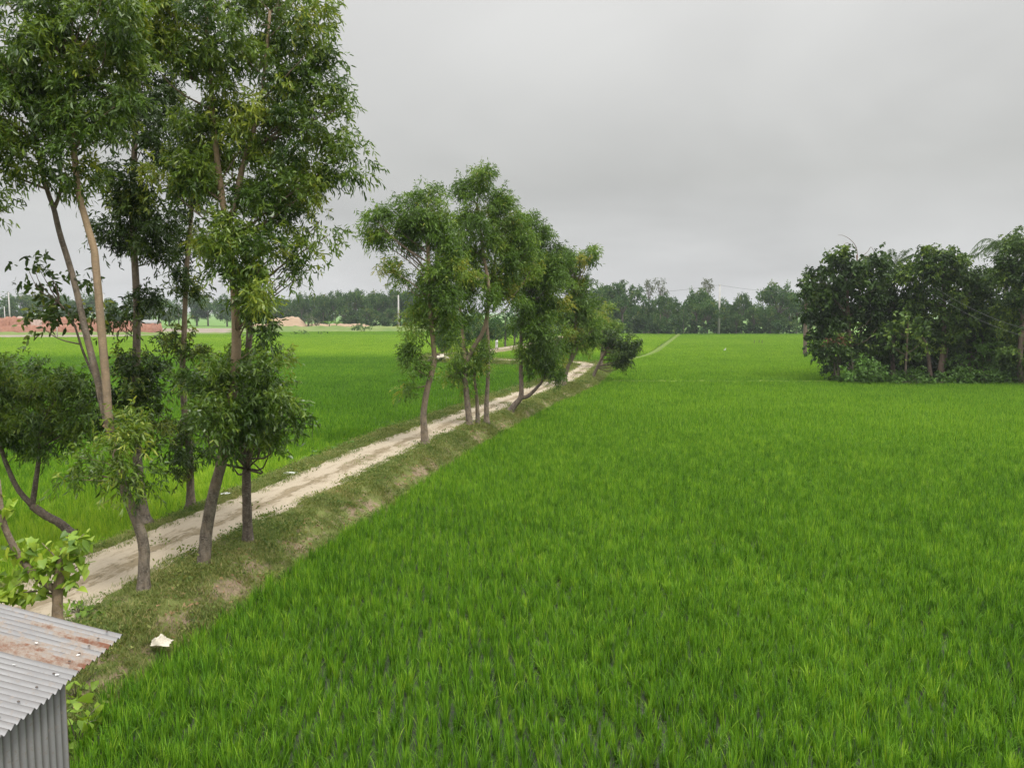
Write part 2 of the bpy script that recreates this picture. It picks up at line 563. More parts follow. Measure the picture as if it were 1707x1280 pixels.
def road_sd(P):
    """signed distance to the road's middle (right positive) and chainage"""
    P = np.asarray(P, float)
    D = np.empty(len(P))
    S = np.empty(len(P))
    A = CLs[:-1]
    for k in range(0, len(P), 20000):
        p = P[k:k + 20000]
        w = p[:, None, :] - A[None]
        tt = np.clip((w * _seg[None]).sum(-1) / (_len ** 2)[None], 0, 1)
        q = w - tt[..., None] * _seg[None]
        d2 = (q ** 2).sum(-1)
        i = d2.argmin(1)
        r = np.arange(len(p))
        cr = _seg[i, 0] * q[r, i, 1] - _seg[i, 1] * q[r, i, 0]
        D[k:k + 20000] = np.sqrt(d2[r, i]) * np.where(cr > 0, -1, 1)
        S[k:k + 20000] = CLd[i] + tt[r, i] * _len[i]
    return D, S


ROAD_Z = 0.65


def bank_bounds(S):
    right = np.interp(S, [0, 14, 25, 40, 90, 110, 400], [3.3, 3.2, 2.95, 2.6, 2.8, 2.3, 1.9])
    left = np.interp(S, [0, 18, 26, 36, 90, 110, 400], [2.2, 2.1, 2.6, 2.8, 2.4, 2.2, 1.9])
    return left, right


def bank_z(D, S, X, Y):
    """height of the embankment surface"""
    lb, rb = bank_bounds(S)
    top_r, top_l = rb - 1.25, lb - 0.8
    ro = np.clip((rb + 0.15 - D) / (rb + 0.15 - top_r), 0, 1)
    lo = np.clip((lb + 0.15 + D) / (lb + 0.15 - top_l), 0, 1)
    k = np.minimum(ro, lo)
    k = k * k * (3 - 2 * k)
    h = np.interp(S, [0, 110, 130, 400], [ROAD_Z, ROAD_Z, 0.5, 0.5])
    rough = np.clip(np.abs(D) - 1.2, 0, 0.5) * 2
    return h * k + rough * k * (0.05 * wob(X, Y, 3.1, 1.0) + 0.03 * wob(X, Y, 8.0, 2.0)) - 0.02 * (1 - k)


def normals2(i):
    tn = np.gradient(CLs, axis=0)
    tn = tn / np.linalg.norm(tn, axis=1, keepdims=True)
    return np.c_[tn[:, 1], -tn[:, 0]][i]


def build_bank():
    ns = 900
    si = np.linspace(0, len(CLs) - 1, ns)
    c = np.c_[np.interp(si, range(len(CLs)), CLs[:, 0]), np.interp(si, range(len(CLs)), CLs[:, 1])]
    nr = np.c_[np.interp(si, range(len(CLs)), normals2(slice(None))[:, 0]), np.interp(si, range(len(CLs)), normals2(slice(None))[:, 1])]
    nr /= np.linalg.norm(nr, axis=1, keepdims=True)
    S = np.interp(si, range(len(CLs)), CLd)
    off = np.linspace(-3.2, 3.7, 58)
    XY = c[:, None, :] + off[None, :, None] * nr[:, None, :]
    DD = np.broadcast_to(off[None], (ns, 58))
    SS = np.broadcast_to(S[:, None], (ns, 58))
    Z = bank_z(DD, SS, XY[..., 0], XY[..., 1])
    Z = Z - 0.16 * np.clip((0.98 - np.abs(DD)) / 0.12, 0, 1)        # bedded under the track
    V = np.dstack([XY, Z]).reshape(-1, 3)
    i = np.arange(ns - 1)[:, None] * 58
    j = np.arange(57)[None]
    Q = np.stack([i + j, i + j + 1, i + 59 + j, i + 58 + j], -1).reshape(-1, 4)
    lb, rb = bank_bounds(SS)
    dirt = 0.46 * np.exp(-((DD - (rb - 0.55)) / 0.42) ** 2) + 0.45 * np.exp(-((np.abs(DD) - 1.25) / 0.35) ** 2)
    mb = MB().add(V, None, Q, dirt=dirt.ravel())
    solo('verge', mb, M['verge'], kind='structure', smooth=True)
    # the sandy track itself
    no = 30
    uu = np.linspace(-1, 1, no)
    edge = 1.12 + 0.16 * wob(S, S * 0.3, 1.9, 0.3) + 0.09 * wob(S, S, 5.1, 0.9)
    edge2 = 1.12 + 0.16 * wob(S, S * 0.3, 1.7, 2.3) + 0.09 * wob(S, S, 4.7, 1.9)
    edge = edge * np.interp(S, [0, 112, 120, 400], [1, 1, 0.75, 0.7])
    edge2 = edge2 * np.interp(S, [0, 112, 120, 400], [1, 1, 0.75, 0.7])
    wd = np.where(uu[None] < 0, edge[:, None], edge2[:, None])
    DD = uu[None] * wd
    XY = c[:, None, :] + DD[..., None] * nr[:, None, :]
    SS = np.broadcast_to(S[:, None], DD.shape)
    rut = -0.05 * np.exp(-((np.abs(DD) - 0.72) / 0.25) ** 2) + 0.012 * wob(XY[..., 0], XY[..., 1], 6, 3)
    Z = bank_z(DD, SS, XY[..., 0], XY[..., 1]) + 0.035 + rut * np.clip((1 - np.abs(uu))[None] * 5, 0, 1) - 0.05 * (np.abs(uu)[None] > 0.99)
    V = np.dstack([XY, Z]).reshape(-1, 3)
    i = np.arange(ns - 1)[:, None] * no
    j = np.arange(no - 1)[None]
    Q = np.stack([i + j, i + j + 1, i + no + 1 + j, i + no + j], -1).reshape(-1, 4)
    solo('road', MB().add(V, None, Q, u=DD.ravel(), run=SS.ravel()), M['road'], kind='structure', smooth=True)


build_bank()
gm = MB()
gs = 3000
gm.add([(-gs, -60, 0), (gs, -60, 0), (gs, 2 * gs, 0), (-gs, 2 * gs, 0)], None, [[0, 1, 2, 3]])
solo('ground', gm, M['ground'], kind='structure')

BUND = np.array([(9.0, 85.0), (13.7, 97.4), (21.0, 118.4), (43.0, 207.6), (46, 219)])
BUND2 = np.array([(8.0, 69.2), (25.2, 68.9), (31.0, 68.6)])


def seg_dist(P, poly):
    d = np.full(len(P), 1e9)
    for a, b in zip(poly[:-1], poly[1:]):
        ab = b - a
        t = np.clip(((P - a) @ ab) / (ab @ ab), 0, 1)
        d = np.minimum(d, np.linalg.norm(P - a - t[:, None] * ab, axis=1))
    return d


def build_bund(name, poly, w, h):
    n = 120
    c = spline(np.c_[poly, np.zeros(len(poly))], n)[:, :2]
    tn = np.gradient(c, axis=0)
    tn /= np.linalg.norm(tn, axis=1, keepdims=True)
    nr = np.c_[tn[:, 1], -tn[:, 0]]
    prof = [(-1, -0.05), (-0.55, 0.8), (0, 1.0), (0.55, 0.8), (1, -0.05)]
    V = np.array([[*(c[i] + nr[i] * w * o * (1 + 0.15 * rng.normal())), h * z * (1 + 0.1 * rng.normal())] for i in range(n) for o, z in prof])
    i = np.arange(n - 1)[:, None] * 5
    j = np.arange(4)[None]
    Q = np.stack([i + j, i + j + 1, i + 6 + j, i + 5 + j], -1).reshape(-1, 4)
    solo(name, MB().add(V, None, Q), M['bundgrass'], kind='structure', smooth=True)


build_bund('field_bund', BUND, 0.55, 0.45)
build_bund('field_bund', BUND2, 0.3, 0.28)

# ------------------------------------------------------------------ foliage generators


def leaf_cards(P, D, L, W, hang, sick, tint, mb):
    """curved lance leaves: base, two broad stations, tip"""
    n = len(P)
    Rn = rng.normal(size=(n, 3))
    S = nrm(np.cross(D, Rn))
    Lc, Wc = L[:, None], W[:, None]
    dz = np.zeros((n, 3))
    dz[:, 2] = -1
    sk = sick[:, None]
    c1 = P + D * Lc * 0.33 + dz * Lc * hang * 0.06 + S * Lc * sk * 0.10
    c2 = P + D * Lc * 0.68 + dz * Lc * hang * 0.22 + S * Lc * sk * 0.12
    tp = P + D * Lc * 0.97 + dz * Lc * hang * 0.45
    V = np.stack([P, c1 - S * Wc * 0.5, c1 + S * Wc * 0.5, c2 - S * Wc * 0.42, c2 + S * Wc * 0.42, tp], 1).reshape(-1, 3)
    b = np.arange(n)[:, None] * 6
    T = np.concatenate([b + [0, 1, 2], b + [3, 5, 4]])
    Q = b + [1, 3, 4, 2]
    mb.add(V, T, Q, tint=np.repeat(np.clip(tint, 0, 1), 6))


def twigs(B, D, TL, k, L, W, hang, tint, mb, spread=0.9, sick=1.0):
    """k leaves along each twig (base B, direction D, length TL)"""
    n = len(B)
    t = (np.arange(k)[None] + rng.random((n, k))) / k
    pos = B[:, None] + D[:, None] * (TL[:, None] * t)[..., None]
    pos[..., 2] -= 0.25 * TL[:, None] * t * t
    ld = D[:, None] * 0.55 + spread * rng.normal(size=(n, k, 3)) * 0.55
    ld[..., 2] -= hang * 0.75
    ld = nrm(ld)
    m = n * k
    LL = L * (0.65 + 0.6 * rng.random(m))
    leaf_cards(pos.reshape(-1, 3), ld.reshape(-1, 3), LL, W * (0.75 + 0.5 * rng.random(m)), np.full(m, hang) if False else hang,
               sick * rng.normal(size=m), np.repeat(tint, k) + 0.10 * rng.normal(size=m) + 0.12 * (t.ravel() - 0.5), mb)


def blob_points(c, r, n, shell=2.6):
    d = nrm(rng.normal(size=(n, 3)))
    u = rng.random(n) ** (1.0 / shell)
    return c + d * u[:, None] * r, d, u


def fill(mb, blobs, lai, L, W, k=9, TL=0.32, hang=0.45, sub=0.38, base=0.42, var=0.20, yellow=0.05, sick=1.0, spread=0.9, nodes=None):
    """blobs: (centre, radii). Fills each with clumps of leafy twigs."""
    larea = L * W * 0.72
    for c, r in blobs:
        c = np.asarray(c)
        r = np.asarray(r)
        proj = pi * r[0] * r[2]
        ntw = max(6, int(lai * proj / larea / k))
        nsub = max(3, int(1.15 * (r[0] * r[1] * r[2]) ** (2 / 3) / sub ** 2 * 1.9))
        sc_, sd, su = blob_points(c, r * 0.92, nsub)
        stint = base + var * rng.normal(size=nsub)
        idx = rng.integers(0, nsub, ntw)
        P = sc_[idx] + rng.normal(size=(ntw, 3)) * sub * np.array([0.39, 0.39, 0.32])
        D = nrm((P - c) / r * 0.6 + rng.normal(size=(ntw, 3)) * 0.6 + np.array([0, 0, 0.12]))
        ti = stint[idx] + 0.09 * rng.normal(size=ntw)
        yl = rng.random(nsub) < yellow
        ti = np.where(yl[idx], ti + 0.32, ti)
        twigs(P, D, TL * (0.6 + 0.8 * rng.random(ntw)), k, L, W, hang, ti, mb, spread, sick)
        if nodes is not None:
            nodes.extend(sc_[rng.random(nsub) < 0.5])


def limbs(mb, skel, nodes, r0=0.022, tan_v=0.3, sides=4, maxn=90):
    """thin branches from the nearest lower part of the skeleton to each clump"""
    skel = np.asarray(skel)
    nodes = np.asarray(nodes)
    if len(nodes) == 0:
        return
    if len(nodes) > maxn:
        nodes = nodes[rng.choice(len(nodes), maxn, replace=False)]
    for q in nodes:
        w = skel - q
        hd = np.linalg.norm(w[:, :2], axis=1)
        d = np.linalg.norm(w, axis=1) + 1.1 * np.abs(-w[:, 2] - 0.85 * hd)
        a = skel[d.argmin()]
        ln = np.linalg.norm(q - a)
        mid = (a + q) / 2 + rng.normal(size=3) * 0.07 * ln - np.array([0, 0, 0.05 * ln])
        P = spline([a, mid, q], 7)
        rr = r0 * (0.6 + 0.5 * min(ln, 3))
        tube(mb, P, np.linspace(rr, rr * 0.25, 7), sides, False, tan=tan_v)


def px_blobs(Y, specs, depth=0.9, jit=0.25):
    out = []
    for s in specs:
        x, y, rx, ry = s[:4]
        dy = s[4] if len(s) > 4 else 0.0
        k = Y / F
        c = at(x, y, Y + dy + rng.normal() * jit * rx * k)
        out.append((c, np.array([rx * k, max(0.25, depth * rx * k), ry * k])))
    return out


def px_line(Y, pts, n=40, wob_=0.0):
    P = []
    for i, q in enumerate(pts):
        dy = q[2] if len(q) > 2 else 0.0
        P.append(at(q[0], q[1], Y + dy))
    P = spline(P, n)
    if wob_:
        P[1:] += rng.normal(size=(n - 1, 3)) * wob_
    return P


def px_tree(name, label, cat, Y, trunk, r, specs, branches=(), mat='acacia', bark='bark', tan=(0.0, 0.8), group=None,
            lai=4.6, L=0.14, W=0.031, k=9, TL=0.26, sides=10, depth=0.9, zb=None, nodes_max=80, **kw):
    """a tree whose trunk foot is traced at distance Y; r = (radius at foot, at top)"""
    P = px_line(Y, trunk, 46)
    base = P[0].copy()
    if zb is not None:
        d = np.array([P[0][0], P[0][1], zb - 0.08])
        P = np.vstack([d, P]) if P[0][2] > zb else P
    t = thing(name, label, cat, (base[0], base[1], base[2] if zb is None else zb), group)
    mb = MB()
    s = np.linspace(0, 1, len(P))
    rad = r[0] + (r[1] - r[0]) * s ** 0.8
    rad = rad * (1 + 0.28 * np.exp(-s * 22) + 0.5 * np.exp(-s * 70))
    tube(mb, P, rad, sides, True, 0.035, tan=tan[0] + (tan[1] - tan[0]) * np.clip(s * 1.6 - 0.35, 0, 1))
    part('trunk', mb, M[bark], t, True)
    skel = [P[len(P) // 3:]]
    for b in branches:
        pts, r0, r1 = b[:3]
        Q = px_line(Y, pts, 30)
        bm_ = MB()
        tube(bm_, Q, np.linspace(r0, r1, 30), 8, True, 0.03, tan=tan[1] * (b[3] if len(b) > 3 else 0.7))
        part('branch', bm_, M[bark], t, True)
        skel.append(Q[4:])
    cm = MB()
    nodes = []
    fill(cm, px_blobs(Y, specs, depth), lai, L, W, k, TL, nodes=nodes, **kw)
    lm = MB()
    limbs(lm, np.vstack(skel), nodes, 0.013 + 0.00018 * Y, tan[1] * 0.4, 4, nodes_max)
    part_crown(cm, M[mat], lm, M[bark], t)
    return t


# ------------------------------------------------------------------ roadside trees, near group
G_NEAR = None
px_tree('acacia_tree', 'tall forked roadside tree with pale peeling trunk, nearest the tin shed', 'tree', 15.6,
        [(239, 992), (240, 955), (239, 905), (226, 862), (211, 826), (203, 800), (194, 757), (184, 719), (177, 640), (166, 512), (159, 437), (156, 412), (142, 364), (129, 307), (122, 220), (120, 100)],
        (0.115, 0.05), [(30, 150, 100, 140), (115, 235, 85, 75), (115, 80, 110, 110), (20, 265, 60, 50), (170, 165, 55, 85), (70, -20, 120, 90), (175, 10, 70, 80), (-40, 120, 80, 130),
                        (140, 300, 30, 25), (90, 160, 80, 80),
                        (205, 755, 58, 36, -.5), (225, 795, 36, 24, -.3), (140, 772, 34, 26), (120, 800, 16, 12), (245, 800, 26, 18), (240, 700, 35, 30)],
        [([(203, 800), (190, 740, .1), (173, 680, .2), (161, 625, .25), (142, 550, .3), (123, 467, .3), (101, 394, .3), (90, 349, .3), (77, 312, .3), (60, 240, .2), (50, 150, .1)], 0.085, 0.035, 0.1),
         ([(90, 349, .3), (99, 325, .3), (102, 300, .3), (100, 250, .2)], 0.04, 0.025, 0.1),
         ([(188, 722), (178, 712), (173, 708)], 0.05, 0.04, 1.0)],
        zb=0.6, tan=(0.05, 1.1), yellow=0.10, base=0.46, lai=3.9)
px_tree('broadleaf_sprig_tree', 'young broad-leaved sprig beside the forked trunk, against the brick stacks', 'tree', 16.3,
        [(163, 640), (140, 590), (125, 545), (112, 520), (98, 505)], (0.03, 0.012),
        [(70, 465, 34, 26), (100, 500, 46, 34), (90, 540, 40, 22), (50, 450, 18, 12), (150, 500, 22, 40), (60, 500, 22, 20)],
        mat='dark_leaf', bark='bark_dark', lai=1.9, L=0.15, W=0.062, k=6, hang=0.4, sick=0.3, base=0.5)
px_tree('acacia_tree', 'dark-crowned roadside tree with straight bare stem, behind the pale peeling trunk', 'tree', 20.8,
        [(244, 874), (237, 840), (230, 780), (227, 700), (227, 625), (228, 520), (223, 400), (221, 330), (225, 240), (230, 160)],
        (0.14, 0.06), [(220, 305, 55, 55), (235, 370, 62, 50), (208, 400, 36, 40), (235, 215, 65, 95), (262, 345, 40, 45), (240, 120, 60, 70), (200, 330, 35, 30),
                       (215, 650, 62, 55), (190, 690, 42, 42), (245, 690, 35, 45), (225, 605, 40, 22),
                       (222, 510, 40, 20), (205, 528, 24, 14), (250, 500, 22, 20), (250, 435, 34, 22)],
        zb=0.62, mat='dark_leaf', tan=(0.0, 0.25), base=0.5, lai=4.4, L=0.15, W=0.036)  # dark leaf colour stands in for the shade of a backlit crown
px_tree('acacia_tree', 'thin roadside tree on the track\'s field side with leaf tufts down its stem', 'tree', 22.6,
        [(318, 847), (317, 800), (315, 745), (308, 690), (304, 620), (307, 560), (308, 520), (312, 440), (318, 370), (320, 300)],
        (0.115, 0.05), [(278, 578, 36, 26), (300, 560, 30, 20), (330, 585, 24, 26), (285, 735, 40, 38), (325, 745, 34, 32), (310, 785, 24, 16), (298, 480, 36, 44), (320, 420, 40, 44),
                        (330, 345, 46, 50), (300, 400, 24, 24), (330, 280, 40, 50)],
        zb=0.62, mat='dark_leaf', tan=(0.1, 0.5), base=0.55, lai=3.4, L=0.16, W=0.036)
px_tree('acacia_tree', 'big roadside tree with leaning thick trunk and huge crown reaching over the field', 'tree', 17.2,
        [(338, 950), (341, 920), (345, 880), (354, 830), (367, 780), (375, 740), (383, 690), (389, 640), (394, 590), (393, 520), (390, 470), (383, 410), (378, 368)],
        (0.14, 0.085),
        [(300, 100, 85, 105), (385, 50, 90, 85), (470, 85, 75, 80), (535, 150, 50, 70), (555, 235, 45, 60), (500, 225, 65, 70), (430, 180, 70, 80), (300, 230, 65, 70), (350, 300, 55, 55),
         (468, 325, 55, 55), (528, 320, 42, 52), (508, 405, 28, 36), (265, 30, 70, 65), (410, -60, 140, 80), (495, 10, 55, 50), (425, 415, 55, 55, -.5), (435, 485, 48, 42, -.7), (385, 450, 44, 45, -.7),
         (350, 395, 38, 45), (425, 540, 36, 36, -.3), (405, 405, 46, 34, -.6), (590, 262, 22, 36), (545, 370, 18, 24), (575, 180, 18, 30), (300, 300, 45, 40), (520, 440, 14, 18), (480, 455, 24, 26), (400, 360, 60, 40), (455, 285, 48, 42, .5), (445, 335, 45, 40, .4), (395, 270, 55, 70, 1.1), (330, 270, 45, 45, .6)],
        [([(378, 368), (371, 335), (365, 290), (360, 250), (354, 190), (351, 130), (345, 50), (340, -40)], 0.075, 0.035, 0.9),
         ([(378, 368), (391, 348), (400, 300), (408, 265), (418, 232), (430, 190), (442, 110), (450, 20)], 0.075, 0.03, 0.6),
         ([(388, 262), (405, 252), (428, 242)], 0.022, 0.012, 0.6),
         ([(354, 232), (342, 224), (320, 214)], 0.012, 0.006, 0.6), ([(352, 195), (346, 170), (334, 138)], 0.014, 0.006, 0.6)],
        zb=0.6, tan=(0.0, 1.0), yellow=0.12, base=0.48, lai=4.1, nodes_max=130)
px_tree('acacia_tree', 'straight dark trunk carrying a round low leaf ball on the field edge of the track', 'tree', 19.0,
        [(414, 909), (412, 860), (411, 800), (411, 745), (408, 690), (410, 630), (415, 570), (418, 520)],
        (0.125, 0.07), [(400, 640, 76, 48, -2.4), (455, 670, 44, 50, -2), (350, 655, 46, 46, -2.2), (425, 705, 60, 36, -1.8), (375, 700, 48, 36, -2.6), (380, 730, 26, 20, -2.5), (365, 625, 30, 26, -1.5), (405, 735, 36, 22), (455, 725, 26, 30), (330, 700, 22, 30), (430, 600, 50, 30), (480, 655, 18, 26)],
        zb=0.6, mat='acacia', bark='bark_dark', tan=(0.0, 0.2), base=0.38, lai=4.8, L=0.13, W=0.034, yellow=0.0, var=0.13)
px_tree('acacia_tree', 'low twin-stemmed leaning tree with flat dark crown, beyond the track at far left', 'tree', 20.0,
        [(120, 890), (100, 872), (75, 858), (54, 843)], (0.11, 0.10),
        [(30, 675, 66, 60), (92, 665, 62, 52), (-5, 640, 60, 46), (60, 718, 66, 34), (122, 650, 34, 36), (-45, 690, 50, 56), (140, 690, 22, 26), (20, 735, 40, 26), (95, 725, 40, 22), (40, 620, 50, 22)],
        [([(54, 843), (30, 815), (10, 772), (0, 735), (-3, 690)], 0.075, 0.04, 0.2), ([(54, 843), (60, 800), (65, 760), (68, 705)], 0.075, 0.04, 0.2)],
        zb=0.6, bark='bark_dark', tan=(0.0, 0.3), base=0.43, lai=4.8, L=0.13, W=0.030, yellow=0.02, var=0.15)
px_tree('acacia_tree', 'drooping leaf sprays of a tree standing just outside the left edge', 'tree', 15.0,
        [(-150, 1000), (-140, 700), (-120, 400), (-100, 200)], (0.13, 0.06),
        [(-60, 260, 60, 60), (-30, 330, 40, 30), (0, 345, 14, 24), (-90, 180, 90, 90)], zb=0.6, base=0.4, lai=4.0)

# ------------------------------------------------------------------ roadside trees, middle group
MID = dict(mat='acacia_mid', L=0.19, W=0.036, k=8, TL=0.4, lai=4.6, sub=0.5, yellow=0.06, base=0.47)
px_tree('acacia_tree', 'crooked pale-stemmed tree at the left end of the middle tree group', 'tree', 33.3,
        [(709, 744), (707, 715), (706, 690), (711, 655), (722, 612), (724, 598), (722, 570), (719, 540), (716, 500), (714, 430), (712, 360)],
        (0.16, 0.07), [(638, 382, 30, 36), (622, 388, 16, 18), (672, 362, 42, 40), (718, 345, 44, 32), (700, 400, 50, 50), (705, 450, 50, 50), (745, 440, 34, 50), (664, 462, 24, 24), (702, 505, 30, 34), (735, 515, 40, 36), (745, 470, 30, 34),
                       (690, 545, 26, 20), (690, 610, 20, 34), (700, 590, 20, 24), (682, 640, 14, 18), (745, 555, 18, 22), (625, 378, 14, 16), (748, 380, 30, 40)],
        zb=0.6, tan=(0.2, 0.8), **MID)
px_tree('acacia_tree', 'tallest tree of the middle group, its reddish trunk forking low', 'tree', 39.0,
        [(784, 713), (781, 690), (778, 660), (775, 625), (777, 605), (790, 578), (804, 555), (812, 525), (815, 480), (805, 420), (795, 340)],
        (0.17, 0.07), [(790, 310, 34, 32), (800, 300, 24, 22), (785, 360, 42, 36), (820, 350, 36, 34), (790, 415, 42, 44), (770, 470, 34, 40), (800, 495, 34, 24), (760, 520, 26, 20), (755, 425, 24, 36),
                       (758, 612, 18, 20), (772, 590, 22, 18), (796, 600, 18, 22), (770, 635, 12, 14), (745, 625, 10, 10)],
        [([(776, 607), (773, 580), (770, 545), (766, 500), (765, 450)], 0.10, 0.04, 1.0)],
        zb=0.6, tan=(0.1, 0.6), **MID)
px_tree('acacia_tree', 'slim straight tree standing right of the forked reddish trunk', 'tree', 40.1,
        [(811, 707), (811, 670), (813, 640), (814, 598), (813, 560), (812, 530), (820, 470), (830, 400)],
        (0.13, 0.06), [(842, 345, 28, 34), (850, 390, 40, 46), (830, 440, 42, 46), (862, 430, 30, 44), (840, 490, 36, 30), (868, 365, 20, 22)],
        zb=0.6, tan=(0.1, 0.5), **MID)
px_tree('acacia_tree', 'short thin tree squeezed between two trunks of the middle group', 'tree', 39.4,
        [(797, 711), (796, 690), (795, 665), (791, 630), (790, 590)], (0.13, 0.06),
        [(792, 585, 20, 22), (802, 612, 16, 18), (784, 640, 10, 12)], zb=0.6, tan=(0.1, 0.4), **MID)
px_tree('acacia_tree', 'dark-stemmed tree forking just above its leaning foot, leafy to the ground', 'tree', 45.0,
        [(850, 687), (858, 675), (868, 662), (869, 640), (868, 600), (870, 540), (876, 460)],
        (0.20, 0.07), [(878, 395, 34, 40), (852, 405, 30, 40), (925, 455, 30, 40), (890, 440, 44, 46), (912, 420, 28, 36), (880, 490, 44, 46), (905, 510, 38, 44), (875, 545, 26, 36), (910, 560, 40, 38), (895, 600, 32, 28), (870, 600, 14, 22),
                       (918, 605, 28, 26), (925, 632, 16, 16), (880, 378, 20, 20), (850, 470, 22, 34)],
        [([(866, 663), (880, 660), (894, 647), (906, 630), (912, 590)], 0.13, 0.05, 0.2)],
        zb=0.6, bark='bark_dark', tan=(0.0, 0.3), **{**MID, 'base': 0.38, 'L': 0.21, 'W': 0.04})
px_tree('acacia_tree', 'bushy yellow-green tree behind the leaning dark fork', 'tree', 59.5,
        [(939, 648), (943, 625), (949, 605), (956, 582), (960, 540), (960, 480)],
        (0.17, 0.08), [(955, 440, 36, 30), (980, 430, 20, 22), (932, 445, 30, 36), (940, 490, 40, 44), (970, 490, 28, 40), (950, 535, 36, 38), (975, 550, 24, 30), (935, 575, 22, 24), (960, 580, 20, 18), (985, 520, 20, 30)],
        [([(946, 612), (955, 598), (962, 580), (966, 550)], 0.12, 0.06, 0.4)],
        zb=0.6, tan=(0.1, 0.5), **{**MID, 'base': 0.56, 'L': 0.26, 'W': 0.05, 'sub': 0.6})
px_tree('acacia_tree', 'pale yellow-green tree behind the round dark leaning tree', 'tree', 80.0,
        [(1001, 616), (1003, 595), (1004, 570), (1003, 540)],
        (0.2, 0.1), [(1000, 530, 26, 26), (1018, 545, 20, 18), (990, 555, 20, 22), (1012, 518, 14, 12)],
        zb=0.6, tan=(0.1, 0.5), **{**MID, 'base': 0.60, 'L': 0.32, 'W': 0.06, 'sub': 0.7})
px_tree('acacia_tree', 'small round dark tree leaning over the field at the track bend', 'tree', 69.1,
        [(988, 630), (993, 618), (1000, 603), (1008, 588), (1018, 570)],
        (0.15, 0.08), [(1030, 577, 30, 24), (1008, 570, 20, 16), (1044, 568, 18, 16), (1038, 596, 20, 15), (1022, 600, 10, 10), (1052, 580, 12, 14), (1015, 556, 18, 10)],
        zb=0.6, bark='bark_dark', **{**MID, 'mat': 'dark_leaf', 'base': 0.5, 'L': 0.26, 'W': 0.06, 'sub': 0.55, 'lai': 5.0})

# ------------------------------------------------------------------ young heart-leaved tree behind the shed


def heart_leaves(mb, P, D, size, tint):
    prof = np.array([(0, 0.0), (-0.42, -0.10), (-0.5, 0.22), (-0.32, 0.58), (0, 1.0), (0.32, 0.58), (0.5, 0.22), (0.42, -0.10), (0, 0.4)])
    for p, d, s, ti in zip(P, D, size, tint):
        up = nrm(np.array([0, 0, 1.0]) + rng.normal(size=3) * 0.45)
        sd = nrm(np.cross(d, up))
        n_ = np.cross(sd, d)
        V = [p + sd * a * s * 0.85 + d * b * s + n_ * (0.22 * abs(a) - 0.25 * b * b) * s for a, b in prof]
        mb.add(V, [[0, 1, 8], [1, 2, 8], [2, 3, 8], [3, 4, 8], [4, 5, 8], [5, 6, 8], [6, 7, 8], [7, 0, 8]], None, tint=np.clip(ti, 0, 1))


def young_tree():
    Y = 8.9
    P = px_line(Y, [(98, 1150), (97, 1060), (96, 1000), (100, 950), (106, 915)], 24)
    t = thing('young_tree', 'young tree with big lime heart-shaped leaves behind the tin roof', 'tree', (P[0][0], P[0][1], 0.35))
    P = np.vstack([[P[0][0], P[0][1], 0.3], P])
    mb = MB()
    tube(mb, P, np.linspace(0.07, 0.045, len(P)), 10, True, 0.04, tan=0.55)
    part('trunk', mb, M['bark'], t, True)
    lines = [px_line(Y, [(96, 985), (60, 960), (35, 930), (15, 895), (4, 862), (-4, 800)], 20),
             px_line(Y, [(104, 930), (118, 915), (130, 900), (140, 890)], 14),
             px_line(Y, [(100, 960), (120, 950), (135, 940)], 14),
             px_line(Y, [(90, 990), (60, 985), (20, 990), (-10, 985)], 16),
             px_line(Y, [(103, 940), (90, 925), (70, 905)], 12)]
    for i, Q in enumerate(lines):
        b = MB()
        tube(b, Q, np.linspace(0.045 if i == 0 else 0.014, 0.03 if i == 0 else 0.004, len(Q)), 8, True, 0.03, tan=0.3)
        part('branch', b, M['bark'], t, True)
    lm = MB()
    spots = [(125, 905, 24, 20, 40), (105, 935, 28, 22, 40), (75, 945, 34, 26, 46), (30, 915, 18, 16, 14), (60, 985, 40, 16, 34), (15, 985, 30, 20, 26), (15, 850, 14, 14, 10), (45, 915, 12, 12, 10),
             (120, 970, 16, 16, 14), (-10, 930, 22, 30, 20), (135, 945, 8, 10, 6)]
    for x, y, rx, ry, n in spots:
        n = int(n * 1.2)
        k = Y / F
        c = at(x, y, Y)
        p = c + rng.normal(size=(n, 3)) * np.array([rx, 20, ry]) * k * 0.62
        d = nrm(rng.normal(size=(n, 3)) * 0.75 + np.array([0, -0.35, -0.55]))
        heart_leaves(lm, p, d, 0.085 + 0.06 * rng.random(n), 0.5 + 0.28 * rng.normal(size=n))
    part('crown', lm, M['lime_leaf'], t)


young_tree()


def weed(label, x, y, Y, n, size, zb, spread=(0.12, 0.12, 0.14), lime=True):
    c = gnd(x, y, zb + 0.2)
    t = thing('weed_plant', label, 'plant', (c[0], c[1], zb))
    st = MB()
    lm = MB()
    P = c + rng.normal(size=(n, 3)) * np.array(spread)
    P[:, 2] = np.maximum(P[:, 2], zb + 0.05)
    for p in P[:: max(1, n // 7)]:
        tube(st, spline([(c[0], c[1], zb), (c + p) / 2 + [0, 0, 0.03], p], 8), np.linspace(0.008, 0.004, 8), 5, False, tan=0.0)
    part('stem', st, M['bark_dark'], t)
    d = nrm(rng.normal(size=(n, 3)) * 0.7 + np.array([0, -0.3, -0.25]))
    heart_leaves(lm, P, d, size * (0.7 + 0.6 * rng.random(n)), (0.35 if lime else 0.15) + 0.18 * rng.normal(size=n))
    part('foliage', lm, M['lime_leaf'], t)


weed('leafy weed growing along the right foot of the tin wall', 128, 1222, 6.9, 34, 0.17, 0.05, (0.10, 0.22, 0.16))
weed('leafy weed just under the eave corner of the tin roof', 126, 1150, 7.4, 26, 0.14, 0.1, (0.10, 0.22, 0.14))
weed('weed with one reddish stem peeping over the tin roof edge', 135, 1018, 9.1, 40, 0.12, 0.5, (0.22, 0.2, 0.1), False)

# ------------------------------------------------------------------ tin shed


